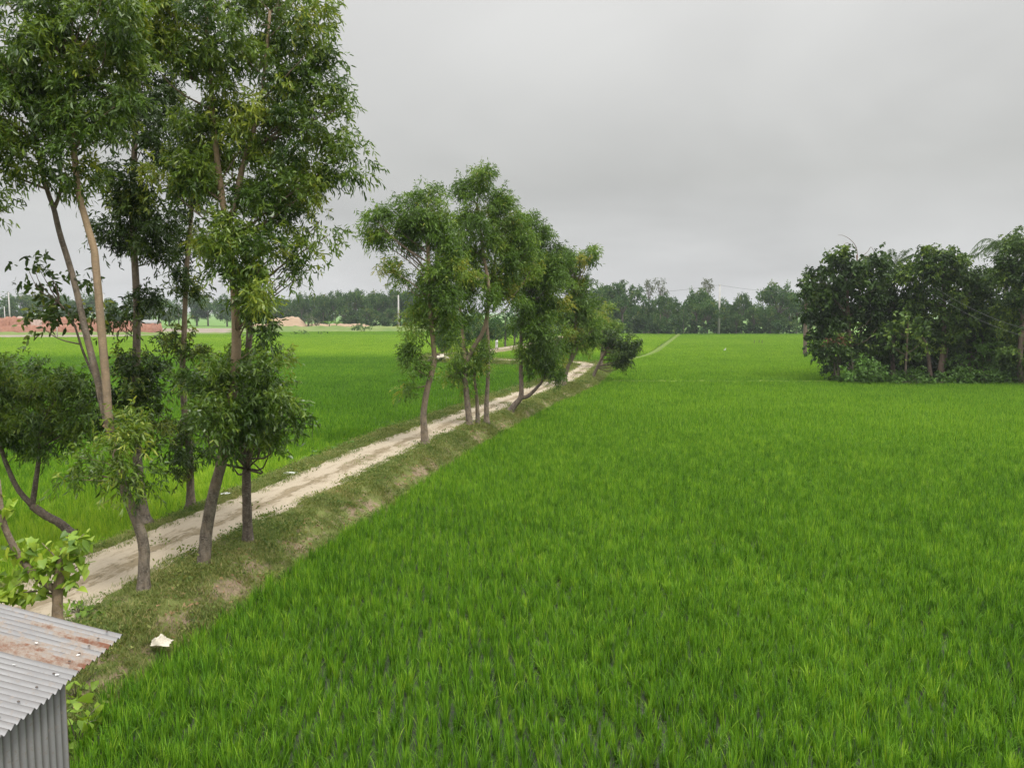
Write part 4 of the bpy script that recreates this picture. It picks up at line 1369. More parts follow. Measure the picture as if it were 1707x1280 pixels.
def pole(label, x, ytop, ybase, Y, r, base_z=0.0, arm=True, mat='concrete'):
    top = at(x, ytop, Y)
    t = thing('utility_pole', label, 'pole', (top[0], top[1], base_z))
    mb = MB()
    tube(mb, [(top[0], top[1], base_z - 0.3), (top[0], top[1], top[2])], [r * 1.35, r * 0.8], 8)
    part('shaft', mb, M[mat], t, True)
    if arm:
        am = MB()
        box(am, (top[0], top[1], top[2] - 0.35), (1.1, 0.09, 0.09), 0.9)
        part('crossarm', am, M['dark_wood'], t)
        for k in (-1, 0, 1):
            im = MB()
            q = (top[0] + k * 0.45 * cos(0.9), top[1] + k * 0.45 * sin(0.9), top[2] - 0.3)
            tube(im, [q, (q[0], q[1], q[2] + 0.1), (q[0], q[1], q[2] + 0.22)], [0.05, 0.07, 0.03], 8)
            part('insulator', im, M['cable'], t)
    return top


p1 = pole('tall pale concrete pole in front of the distant tree row', 1200, 474, 558, 216, 0.26)
p2 = pole('white concrete pole in front of the dark wood, left of the middle trees', 664, 492, 551, 262, 0.26)
p3 = pole('concrete pole right of the pale peeling trunk, before the farthest trees', 172, 489, 530, 310, 0.26)
p4 = pole('concrete pole at the far left behind the red brick stacks', 14, 487, 527, 310, 0.26)
pole('short pole left of the far-left concrete pole', 7, 511, 527, 300, 0.18, 0, False)
pole('thin pale post standing in front of the red brick stacks', 94, 529, 563, 196, 0.10, 0, False)


def cable(label, A, B, sag, r=0.03):
    mb = MB()
    t = np.linspace(0, 1, 30)[:, None]
    P = np.asarray(A) * (1 - t) + np.asarray(B) * t
    P[:, 2] -= (4 * sag * t * (1 - t))[:, 0]
    tube(mb, P, r, 5, False)
    solo('power_cable', mb, M['cable'], label, 'cable', origin=tuple(A))


cable('power cable running left from the tall concrete pole over the distant trees', p1 - [0, 0, .2], at(900, 492, 240), 1.2)
cable('power cable running right from the tall concrete pole towards the grove', p1 - [0, 0, .2], at(1400, 484, 190), 1.0)
cable('power cable sagging across the dark wood to the white pole', p2 - [0, 0, .2], at(440, 490, 300), 1.4)
cable('upper of the two power cables crossing the right grove', at(1560, 480, 64), at(1760, 560, 50), 0.5, 0.007)
cable('lower of the two power cables crossing the right grove', at(1560, 492, 64), at(1760, 573, 50), 0.5, 0.007)

# ------------------------------------------------------------------ brickfield at far left
M['brick'] = plain_mat('raw_brick', (0.20, 0.085, 0.052), (0.32, 0.165, 0.11), 1.4, 0.9, 0, 0.5)
M['brick_grey'] = plain_mat('weathered_brick', (0.30, 0.22, 0.18), (0.42, 0.32, 0.27), 1.4, 0.9, 0, 0.5)
M['sand'] = plain_mat('mound_sand', (0.27, 0.19, 0.12), (0.37, 0.265, 0.18), 0.6, 0.95, 0, 0.4)
M['yard'] = plain_mat('bare_yard', (0.17, 0.135, 0.10), (0.28, 0.23, 0.18), 0.25, 0.95, 0, 0.4)
M['bankgrass'] = plain_mat('bank_grass', (0.08, 0.14, 0.025), (0.17, 0.20, 0.06), 0.12, 0.95, 0, 0.4)


def mound(name, c, size, mat, label, cat, kind=None, seed=0.0, nx=40, ny=14, rz=0.0, steep=0.5, rough=0.12, steps=0):
    u = np.linspace(-1, 1, nx)
    v = np.linspace(-1, 1, ny)
    U, W_ = np.meshgrid(u, v, indexing='ij')
    k = np.clip((1 - np.abs(U) ** 4) / steep, 0, 1) * np.clip((1 - np.abs(W_)) / steep, 0, 1)
    Z = k * (1 + rough * wob(U * size[0], W_ * size[1], 0.9, seed) + rough * 0.6 * wob(U * size[0], W_ * size[1], 2.7, seed + 1))
    if steps:
        Z = np.round(Z * steps + 0.25 * wob(U * size[0], W_ * size[1], 1.7, seed)) / steps
    X, Y = U * size[0], W_ * size[1]
    ca, sa = cos(rz), sin(rz)
    V = np.stack([c[0] + X * ca - Y * sa, c[1] + X * sa + Y * ca, c[2] - 0.05 + Z * size[2]], -1).reshape(-1, 3)
    i = np.arange(nx - 1)[:, None] * ny
    j = np.arange(ny - 1)[None]
    Q = np.stack([i + j, i + ny + j, i + ny + 1 + j, i + j + 1], -1).reshape(-1, 4)
    return solo(name, MB().add(V, None, Q), mat, label, cat, kind=kind, origin=c)


for lab, x0, x1, top, Y, mt, sd in (('long red brick stack at the very left edge', -60, 44, 530, 232, 'brick', 1.0),
                                    ('grey weathered brick stack between the red ones', 34, 92, 530, 238, 'brick_grey', 2.0),
                                    ('red brick stack behind the forked tree\'s stems', 80, 152, 531, 236, 'brick', 3.0),
                                    ('low red brick rubble stack right of the pale trunk', 140, 206, 536, 238, 'brick', 4.0),
                                    ('long low brick row tailing off behind the dark-crowned tree', 195, 262, 540, 240, 'brick', 4.5),
                                    ('low brick row in front of the grey weathered stack', 10, 150, 543, 222, 'brick', 5.0)):
    a, b = at(x0, top, Y), at(x1, top, Y)
    c = (a + b) / 2
    mound('brick_stack', (c[0], c[1], 0.0), ((b[0] - a[0]) / 2, 4.0, a[2]), M[mt], lab, 'brick stack', seed=sd, steep=0.14, rough=0.07, steps=8)
a, b = at(455, 530, 262), at(507, 530, 262)
mound('sand_mound', ((a[0] + b[0]) / 2 - 1, 262, 0), (7.5, 6, a[2] * 1.02), M['sand'], 'pale orange sand mound beyond the left field', 'mound', seed=6.0, steep=0.9)
a, b = at(440, 546, 255), at(700, 550, 255)
mound('grass_bank', ((a[0] + b[0]) / 2, 256, 0), ((b[0] - a[0]) / 2 + 12, 8, 1.5), M['bankgrass'], None, None, 'structure', 7.0, 90, 14, 0.0, 0.7, 0.25)
mound('dirt_ridge', ((at(480, 541, 258))[0] + 5, 266, 0), (24, 3, at(500, 541, 266)[2] + 0.2), M['sand'], None, None, 'structure', 8.0, 60, 10, 0.0, 0.7, 0.15)
ym = MB()
ym.add([(-330, 186, 0.1), (-95, 190, 0.1), (-84, 226, 0.1), (-90, 300, 0.1), (-400, 300, 0.1)], None, None)
ym.T.append(np.array([[0, 1, 2], [0, 2, 3], [0, 3, 4]]))
solo('dirt_yard', ym, M['yard'], kind='structure')
mound('grass_strip', (-150, 214, 0.1), (85, 2.2, 0.7), M['bankgrass'], None, None, 'structure', 9.0, 90, 10, 0.03, 0.7, 0.3)


def hut(label, x, Y, w, d, h, wallc, roofc):
    c = at(x, 545, Y)
    t = thing('hut', label, 'hut', (c[0], c[1], 0))
    mb = MB()
    box(mb, (c[0], c[1], h / 2), (w, d, h), 0.1)
    part('wall', mb, wallc, t)
    rm = MB()
    ca, sa = cos(0.1), sin(0.1)
    pts = [(-w / 2 - .4, -d / 2 - .5, h + .02), (w / 2 + .4, -d / 2 - .5, h + .02), (w / 2 + .4, 0, h + 1.0), (-w / 2 - .4, 0, h + 1.0), (-w / 2 - .4, d / 2 + .5, h + .02), (w / 2 + .4, d / 2 + .5, h + .02)]
    V = [(c[0] + px * ca - py * sa, c[1] + px * sa + py * ca, pz) for px, py, pz in pts]
    V += [(vx, vy, vz + 0.1) for vx, vy, vz in V]
    rm.add(V, None, [[0, 1, 2, 3], [3, 2, 5, 4], [6, 9, 8, 7], [9, 10, 11, 8], [0, 6, 7, 1], [4, 5, 11, 10]])
    part('roof', rm, roofc, t)
    dm = MB()
    box(dm, (c[0] + sa * d / 2, c[1] - ca * d / 2 - 0.03, 0.95), (0.9, 0.1, 1.9), 0.1)
    part('door', dm, M['dark_wood'], t)


M['red_tin'] = plain_mat('red_tin', (0.40, 0.15, 0.11), (0.5, 0.24, 0.18), 1)
M['pale_tin'] = plain_mat('pale_tin', (0.20, 0.20, 0.19), (0.28, 0.28, 0.27), 1)
M['lime_wall'] = plain_mat('hut_wall', (0.16, 0.14, 0.115), (0.22, 0.19, 0.16), 1)
hut('distant hut with reddish roof right of the pale trunk', 213, 252, 6, 4, 2.3, M['lime_wall'], M['red_tin'])
hut('distant hut with pale tin roof behind the dark-crowned tree', 246, 256, 6.5, 4, 2.6, M['lime_wall'], M['pale_tin'])
hut('small whitish shelter behind the brick stacks', 128, 258, 5, 3.5, 2.6, M['lime_wall'], M['pale_tin'])

# ------------------------------------------------------------------ litter, heap, birds, stakes, person


def rag(name, label, cat, x, y, z, s, mat, seed, hgt=0.12):
    c = gnd(x, y, z)
    n = 26
    u = np.linspace(-1, 1, n)
    U, W_ = np.meshgrid(u, u, indexing='ij')
    rr = 1 + 0.40 * wob(np.arctan2(W_, U), U * 0, 2.0, seed)
    X = U * s * rr
    Y = W_ * s * rr * 0.8
    Z = hgt * (0.35 + 0.45 * wob(U, W_, 2.6, seed) + 0.35 * wob(U, W_, 6.5, seed + 1)) * np.clip(1.2 - U * U - W_ * W_, 0.05, 1)
    V = np.stack([c[0] + X, c[1] + Y, c[2] + np.abs(Z) + 0.01], -1).reshape(-1, 3)
    i = np.arange(n - 1)[:, None] * n
    j = np.arange(n - 1)[None]
    Q = np.stack([i + j, i + n + j, i + n + 1 + j, i + j + 1], -1).reshape(-1, 4)
    solo(name, MB().add(V, None, Q), mat, label, cat, origin=c)


rag('cloth_rag', 'crumpled cream cloth lying at the rice edge below the verge', 'cloth', 270, 1072, 0.36, 0.18, M['white_cloth'], 1.0, 0.2)
rag('litter_sheet', 'white sheet of litter on the track\'s left verge', 'litter', 482, 789, 0.68, 0.21, M['paper'], 2.0, 0.06)
rag('litter_sheet', 'small white scrap of litter beside the thick leaning trunk', 'litter', 376, 823, 0.68, 0.11, M['paper'], 3.0, 0.05)


def heap():
    c = gnd(735, 600, 0.55)
    t = thing('branch_heap', 'heap of cut branches and pale sacks at the bend of the far track', 'heap', c)
    for k in range(7):
        mb = MB()
        a = rng.random() * pi
        p = c + np.array([rng.normal() * 0.5, rng.normal() * 0.4, 0.25 + 0.4 * rng.random()])
        d = np.array([cos(a), sin(a), 0.25 * rng.normal()]) * (0.9 + 0.5 * rng.random())
        tube(mb, spline([p - d, p + rng.normal(size=3) * 0.08, p + d], 7), np.linspace(0.06, 0.03, 7), 6)
        part('branch', mb, M['dark_wood'], t)
    for k in range(3):
        bm = bmesh.new()
        q = nrm(rng.normal(size=(40, 3))) * np.array([0.42, 0.3, 0.24]) * (0.8 + 0.4 * rng.random((40, 1)))
        o = np.array([-0.35 + 0.45 * k, -0.2 + 0.1 * k, 0.25 + 0.16 * (k == 1)])
        for v in q:
            bm.verts.new(tuple(v + o))
        bmesh.ops.convex_hull(bm, input=bm.verts)
        me = bpy.data.meshes.new('sack')
        bm.to_mesh(me)
        bm.free()
        me.materials.append(M['white_cloth'])
        link('sack', me, t)


heap()


def egret(label, x, y, s):
    c = gnd(x, y, 0.0)
    t = thing('egret', label, 'bird', (c[0], c[1], 0))
    o = np.array([c[0], c[1], 0.40])
    mb = MB()
    P = spline([o + np.array([-0.28, 0, 0.02]) * s, o + np.array([-0.1, 0, 0.06]) * s, o + np.array([0.12, 0, 0.12]) * s, o + np.array([0.22, 0, 0.28]) * s, o + np.array([0.16, 0, 0.42]) * s,
                o + np.array([0.22, 0, 0.54]) * s, o + np.array([0.30, 0, 0.55]) * s, o + np.array([0.42, 0, 0.52]) * s], 26)
    rr = np.interp(np.linspace(0, 1, 26), [0, 0.15, 0.3, 0.42, 0.55, 0.72, 0.82, 0.9, 1], [0.015, 0.09, 0.12, 0.07, 0.03, 0.027, 0.04, 0.02, 0.004]) * s
    tube(mb, P, rr, 8)
    part('body', mb, M['paper'], t, True)
    for k in (-0.03, 0.03):
        lm = MB()
        tube(lm, [o + np.array([0.0, k, 0.02]) * s, o + np.array([0.05, k, -0.2]) * s, (o[0], o[1] + k, 0)], 0.012 * s, 6)
        part('leg', lm, M['dark_wood'], t)


egret('white egret standing in the middle of the far rice', 1208, 588, 0.65)
for k, (x, y) in enumerate(((1257, 575), (1265, 574), (1270, 575))):
    c = gnd(x, y)
    mb = MB()
    tube(mb, [(c[0], c[1], 0), (c[0] + 0.05, c[1], 0.9)], [0.06, 0.045], 6)
    solo('field_stake', mb, M['dark_wood'], ('left stake', 'middle stake', 'right stake')[k] + ' of the three dark stakes in the far rice', 'stake', 'dark stakes in the far rice', origin=(c[0], c[1], 0))


def person():
    c = gnd(828, 583, 0.5)
    t = thing('person', 'person in white top and pale wrap walking along the far track', 'person', (c[0], c[1], 0.5))
    me = bpy.data.meshes.new('body')
    J = {'pel': (0, 0, .92), 'chest': (0.01, 0, 1.28), 'neck': (0.02, 0, 1.46), 'head': (0.05, 0, 1.60), 'top': (0.05, 0, 1.70),
         'shl': (0, .19, 1.40), 'ell': (-.06, .25, 1.14), 'hal': (.06, .26, .92), 'shr': (0, -.19, 1.40), 'elr': (.08, -.25, 1.15), 'har': (.2, -.24, .98),
         'hil': (0, .09, .88), 'knl': (.14, .1, .5), 'anl': (.10, .1, .08), 'tol': (.26, .1, .04), 'hir': (0, -.09, .88), 'knr': (-.02, -.1, .5), 'anr': (-.24, -.1, .12), 'tor': (-.12, -.1, .05)}
    Rr = {'pel': .13, 'chest': .14, 'neck': .055, 'head': .095, 'top': .07, 'shl': .06, 'ell': .042, 'hal': .035, 'shr': .06, 'elr': .042, 'har': .035, 'hil': .09, 'knl': .06, 'anl': .04, 'tol': .03, 'hir': .09, 'knr': .06, 'anr': .04, 'tor': .03}
    E = [('pel', 'chest'), ('chest', 'neck'), ('neck', 'head'), ('head', 'top'), ('chest', 'shl'), ('shl', 'ell'), ('ell', 'hal'), ('chest', 'shr'), ('shr', 'elr'), ('elr', 'har'),
         ('pel', 'hil'), ('hil', 'knl'), ('knl', 'anl'), ('anl', 'tol'), ('pel', 'hir'), ('hir', 'knr'), ('knr', 'anr'), ('anr', 'tor')]
    ks = list(J)
    me.from_pydata([J[k] for k in ks], [(ks.index(a), ks.index(b)) for a, b in E], [])
    o = link('body', me, t)
    o.modifiers.new('skin', 'SKIN')
    for i, k in enumerate(ks):
        me.skin_vertices[0].data[i].radius = (Rr[k], Rr[k])
    me.skin_vertices[0].data[0].use_root = True
    o.modifiers.new('sub', 'SUBSURF').render_levels = 1
    me.materials.append(plain_mat('skin', (0.16, 0.09, 0.06), (0.20, 0.12, 0.08), 8))
    B = np.array(c)
    B[2] = 0.5
    s = MB()
    tube(s, B + np.array([(0, 0, .80), (0, 0, .95), (.01, 0, 1.2), (.01, 0, 1.36), (.015, 0, 1.45)]), [.21, .20, .19, .19, .09], 12)
    for a, b in (('shl', 'ell'), ('shr', 'elr')):
        tube(s, B + np.array([J[a], J[b]]), [.085, .075], 8)
    part('shirt', s, M['paper'], t, True)
    w = MB()
    tube(w, B + np.array([(-.03, 0, .16), (-.02, 0, .5), (0, 0, .85), (0, 0, .95)]), [.23, .21, .19, .17], 14)
    part('wrap', w, plain_mat('pale_wrap', (0.45, 0.42, 0.40), (0.6, 0.57, 0.53), 5), t, True)
    h = MB()
    tube(h, B + np.array([(.03, 0, 1.60), (.03, 0, 1.68), (.03, 0, 1.75)]), [.105, .11, .05], 10)
    part('hair', h, plain_mat('hair', (0.01, 0.01, 0.01), (0.02, 0.02, 0.02), 8), t, True)


person()

# ------------------------------------------------------------------ scattered rice, verge turf


def scatter_group(coll):
    ng = bpy.data.node_groups.new('scatter', 'GeometryNodeTree')
    ng.interface.new_socket(name='Geometry', in_out='INPUT', socket_type='NodeSocketGeometry')
    ng.interface.new_socket(name='Geometry', in_out='OUTPUT', socket_type='NodeSocketGeometry')
    gi = ng.nodes.new('NodeGroupInput')
    go = ng.nodes.new('NodeGroupOutput')
    ci = ng.nodes.new('GeometryNodeCollectionInfo')
    ci.inputs['Collection'].default_value = coll
    ci.inputs['Separate Children'].default_value = True
    ci.inputs['Reset Children'].default_value = True
    ip = ng.nodes.new('GeometryNodeInstanceOnPoints')
    ip.inputs['Pick Instance'].default_value = True

    def na(name, typ):
        n = ng.nodes.new('GeometryNodeInputNamedAttribute')
        n.data_type = typ
        n.inputs['Name'].default_value = name
        return n.outputs['Attribute']
    Lk = ng.links.new
    Lk(gi.outputs[0], ip.inputs['Points'])
    Lk(ci.outputs[0], ip.inputs['Instance'])
    Lk(na('idx', 'INT'), ip.inputs['Instance Index'])
    Lk(na('rot', 'FLOAT_VECTOR'), ip.inputs['Rotation'])
    Lk(na('scl', 'FLOAT_VECTOR'), ip.inputs['Scale'])
    Lk(ip.outputs[0], go.inputs[0])
    return ng


def scatter(name, label, cat, ng, P, idx, rot, scl, rt):
    me = bpy.data.meshes.new(name)
    n = len(P)
    me.vertices.add(n)
    me.vertices.foreach_set('co', np.asarray(P, np.float32).ravel())
    me.attributes.new('idx', 'INT', 'POINT').data.foreach_set('value', np.asarray(idx, np.int32))
    me.attributes.new('rot', 'FLOAT_VECTOR', 'POINT').data.foreach_set('vector', np.asarray(rot, np.float32).ravel())
    me.attributes.new('scl', 'FLOAT_VECTOR', 'POINT').data.foreach_set('vector', np.asarray(scl, np.float32).ravel())
    me.attributes.new('rt', 'FLOAT', 'POINT').data.foreach_set('value', np.asarray(rt, np.float32))
    me.update()
    o = link(name, me)
    md = o.modifiers.new('scatter', 'NODES')
    md.node_group = ng
    tag(o, label, cat, None, 'stuff')
    return o


def blades(mb, base, az, lean, ln, wd, tint, seg=3, droop=0.5):
    """curved grass blades from base points"""
    n = len(base)
    d = np.stack([np.cos(az), np.sin(az), np.zeros(n)], -1)
    sd = np.stack([-np.sin(az), np.cos(az), np.zeros(n)], -1)
    rows = []
    for i in range(seg + 1):
        s = i / seg
        out = lean * s + droop * s ** 2.5
        h = s * (1 - 0.18 * lean * s) - droop * 0.45 * s ** 3
        c = base + d * (ln * out)[:, None] + np.array([0, 0, 1.0]) * (ln * h)[:, None]
        w = wd * (0.75 if i == 0 else (1.0 - 0.55 * (s - 0.33) if i < seg else 0))
        if i < seg:
            rows += [c - sd * (w / 2)[:, None], c + sd * (w / 2)[:, None]]
        else:
            rows.append(c)
    V = np.stack(rows, 1)
    m = V.shape[1]
    b = np.arange(n)[:, None] * m
    Q = np.concatenate([b + [2 * i, 2 * i + 1, 2 * i + 3, 2 * i + 2] for i in range(seg - 1)]) if seg > 1 else None
    T = b + [2 * seg - 2, 2 * seg - 1, 2 * seg]
    mb.add(V.reshape(-1, 3), T, Q, tint=np.repeat(np.clip(tint, 0, 1), m))


SP = 2.0 / 11.0
rice_c = bpy.data.collections.new('rice_sources')
N_HILL, N_PATCH = 14, 8


def hill(mb, o, nb, h, wd, seg):
    az = rng.random(nb) * 2 * pi
    r = 0.032 * np.sqrt(rng.random(nb))
    base = np.stack([o[0] + np.cos(az) * r, o[1] + np.sin(az) * r, np.full(nb, o[2])], -1)
    lean = np.abs(rng.normal(size=nb)) * 0.16 + 0.015
    ln = h * (0.5 + 0.6 * rng.random(nb))
    droop = np.where(rng.random(nb) < 0.25, 0.12 + 0.45 * rng.random(nb), 0.05)
    blades(mb, base, az + rng.normal(size=nb) * 0.5, lean, ln, wd * (0.7 + 0.5 * rng.random(nb)), 0.5 + 0.26 * rng.normal(size=nb), seg, droop)


for i in range(N_HILL):
    mb = MB()
    hill(mb, (0, 0, 0), 46, 0.41, 0.0088, 4)
    o = bpy.data.objects.new(f'rice_a{i:02d}', mb.mesh('rice_hill', M['rice']))
    rice_c.objects.link(o)
for i in range(N_PATCH):
    mb = MB()
    for a in range(11):
        for b in range(11):
            hill(mb, ((a + 0.5) * SP - 1 + rng.normal() * 0.025, (b + 0.5) * SP - 1 + rng.normal() * 0.025, 0), 12, 0.42 * (0.8 + 0.4 * rng.random()), 0.022, 2)
    o = bpy.data.objects.new(f'rice_b{i:02d}', mb.mesh('rice_patch', M['rice']))
    rice_c.objects.link(o)
rice_ng = scatter_group(rice_c)
TH = R_(5.0)
RM = np.array([[cos(TH), -sin(TH)], [sin(TH), cos(TH)]])


def field_mask(P):
    D, S = road_sd(P)
    lb, rb = bank_bounds(S)
    ok = (D > rb + 0.05 * wob(P[:, 0], P[:, 1], 3, 1)) | (D < -lb - 0.05 * wob(P[:, 0], P[:, 1], 3, 1))
    X, Y = P[:, 0], P[:, 1]
    ok &= seg_dist(P, BUND) > 0.75
    ok &= seg_dist(P, BUND2) > 0.38
    ok &= ~((X > 28.3 + 0.62 * (Y - 68) + 0.5 * np.sin(Y)) & (Y > 67.3 - 0.10 * (X - 30) + 0.3 * np.sin(X * 1.3)) & (Y < 100))
    ok &= ~((X < np.interp(Y, [8, 9.5, 10.5, 11.5, 12.6], [-4.7, -5.7, -6.15, -6.4, -6.6]) + 0.12 * np.sin(Y * 5)) & (Y < 12.6) & (D > 0))
    ok &= ~((X < -3.45) & (Y < 7.9) & (D > 0))
    far_l = np.interp(X, [-400, -120, -95, -84, -60, 0, 46, 400], [186, 187, 190, 226, 240, 246, 217, 217])
    ok &= Y < far_l
    ok &= np.abs(X) < 0.70 * Y + 6
    ok &= Y > 6.5
    xdiv = np.where(Y < 86, np.interp(Y, CL[:12, 1], CL[:12, 0]), np.interp(Y, BUND[:, 1], BUND[:, 0]))
    return ok, X < xdiv, D, S


def rice_tint(P, left):
    X, Y = P[:, 0], P[:, 1]
    r = np.interp(Y, [8, 16, 30, 55, 66, 70, 85, 130, 170, 205, 216], [0.32, 0.39, 0.48, 0.54, 0.50, 0.48, 0.55, 0.62, 0.66, 0.56, 0.40])
    l = np.interp(Y, [8, 20, 30, 36, 50, 80, 104, 110, 122, 140, 180, 215], [0.62, 0.55, 0.50, 0.40, 0.38, 0.40, 0.40, 0.55, 0.72, 0.66, 0.72, 0.58])
    lime = np.exp(-((np.abs(road_sd(P)[0]) - 4.5) / 2.6) ** 2) * (Y < 38) * np.interp(Y, [15, 30, 38], [0.30, 0.25, 0.0])
    t = np.where(left, l + lime, r)
    t = t + 0.04 * wob(X, Y, 0.13, 2.0) + 0.05 * wob(X * 0.4, Y, 0.06, 5.0)
    return t


def build_rice():
    # 2 m cells in the rotated row grid
    ca = np.arange(-170, 171, 2.0)
    cb = np.arange(2, 262, 2.0)
    A, B = np.meshgrid(ca, cb, indexing='ij')
    C = np.stack([A.ravel(), B.ravel()], -1)
    Wc = C @ RM.T
    keep = (np.abs(Wc[:, 0]) < 0.70 * Wc[:, 1] + 9) & (Wc[:, 1] > 4)
    C, Wc = C[keep], Wc[keep]
    corners = [field_mask(Wc + (np.array(o) @ RM.T))[0] for o in ((0, 0), (-1, -1), (1, -1), (1, 1), (-1, 1), (0, 1), (0, -1), (1, 0), (-1, 0))]
    al = np.all(corners, 0)
    an = np.any(corners, 0)
    dist = np.hypot(Wc[:, 0], Wc[:, 1])
    patch = al & (dist > 40)
    hills = an & ~patch
    g = (np.arange(11) + 0.5) * SP - 1
    ga, gb = np.meshgrid(g, g, indexing='ij')
    off = np.stack([ga.ravel(), gb.ravel()], -1)
    Hh = (C[hills][:, None] + off[None]).reshape(-1, 2)
    Hh = Hh + rng.normal(size=Hh.shape) * np.array([0.024, 0.026])
    Hw = Hh @ RM.T
    ok, left, D, S = field_mask(Hw)
    dd = np.hypot(Hw[:, 0], Hw[:, 1])
    ok &= (rng.random(len(Hw)) > 0.03 + 0.10 * (wob(Hw[:, 0], Hw[:, 1], 0.5, 3.0) > 0.55))
    Hw, left = Hw[ok], left[ok]
    n1 = len(Hw)
    Pw = Wc[patch]
    leftp = field_mask(Pw)[1]
    P = np.vstack([Hw, Pw])
    left = np.r_[left, leftp]
    n = len(P)
    idx = np.r_[rng.integers(0, N_HILL, n1), N_HILL + rng.integers(0, N_PATCH, n - n1)]
    rz = np.r_[rng.random(n1) * 2 * pi, TH + pi * rng.integers(0, 2, n - n1)]
    X, Y = P[:, 0], P[:, 1]
    hv = 1 + 0.07 * wob(X, Y, 0.45, 1.0) + 0.05 * wob(X, Y, 1.6, 4.0)
    hv *= np.r_[0.74 + 0.46 * rng.random(n1), np.ones(n - n1)]
    tall = np.where(left & (Y < 40), 1.25, 1.0)
    lw = np.where(left & (Y < 40), 0.32, 0.0)       # wind-combed taller rice beside the track
    lx = np.r_[0.05 * rng.normal(size=n1), np.zeros(n - n1)]
    # tilt towards +x: rotate about y in world after spin -> use small euler x/y before z
    rot = np.stack([lx - lw * np.sin(rz) * 0.5, lw * np.cos(rz) * 0.5 + np.r_[0.05 * rng.normal(size=n1), np.zeros(n - n1)], rz], -1)
    sxy = np.r_[0.9 + 0.35 * rng.random(n1), np.ones(n - n1)]
    scl = np.stack([sxy, sxy, hv * tall], -1)
    rt = rice_tint(P, left) + np.r_[0.10 * rng.normal(size=n1), 0.008 * rng.normal(size=n - n1)]
    Z = np.full(n, 0.0)
    P3 = np.c_[P, Z]
    for side, lab in ((False, 'bright green paddy rice filling the field right of the track'), (True, 'green paddy rice filling the field left of the track')):
        m = left == side
        scatter('rice', lab, 'rice', rice_ng, P3[m], idx[m], rot[m], scl[m], rt[m])
    print('rice', n1, n - n1)


build_rice()

turf_c = bpy.data.collections.new('turf_sources')
N_TURF = 10
for i in range(N_TURF):
    mb = MB()
    nb = 46
    base = np.c_[rng.normal(size=(nb, 2)) * 0.09, np.full(nb, -0.01)]
    az = rng.random(nb) * 2 * pi
    blades(mb, base, az, 0.35 + 0.5 * rng.random(nb), 0.045 + 0.05 * rng.random(nb), np.full(nb, 0.008), 0.5 + 0.25 * rng.normal(size=nb), 2, 0.35 * rng.random(nb))
    turf_c.objects.link(bpy.data.objects.new(f'turf_a{i:02d}', mb.mesh('turf_tuft', M['turf'])))
N_WEED = 6
for i in range(N_WEED):
    mb = MB()
    nb = 26
    P = rng.normal(size=(nb, 3)) * np.array([0.12, 0.12, 0.04]) + [0, 0, 0.07]
    d = nrm(rng.normal(size=(nb, 3)) + np.array([0, 0, 0.3]))
    leaf_cards(P, d, 0.035 + 0.035 * rng.random(nb), 0.018 + 0.014 * rng.random(nb), 0.4, np.zeros(nb), 0.45 + 0.2 * rng.normal(size=nb), mb)
    turf_c.objects.link(bpy.data.objects.new(f'turf_b{i:02d}', mb.mesh('weed_tuft', M['turf'])))
turf_ng = scatter_group(turf_c)


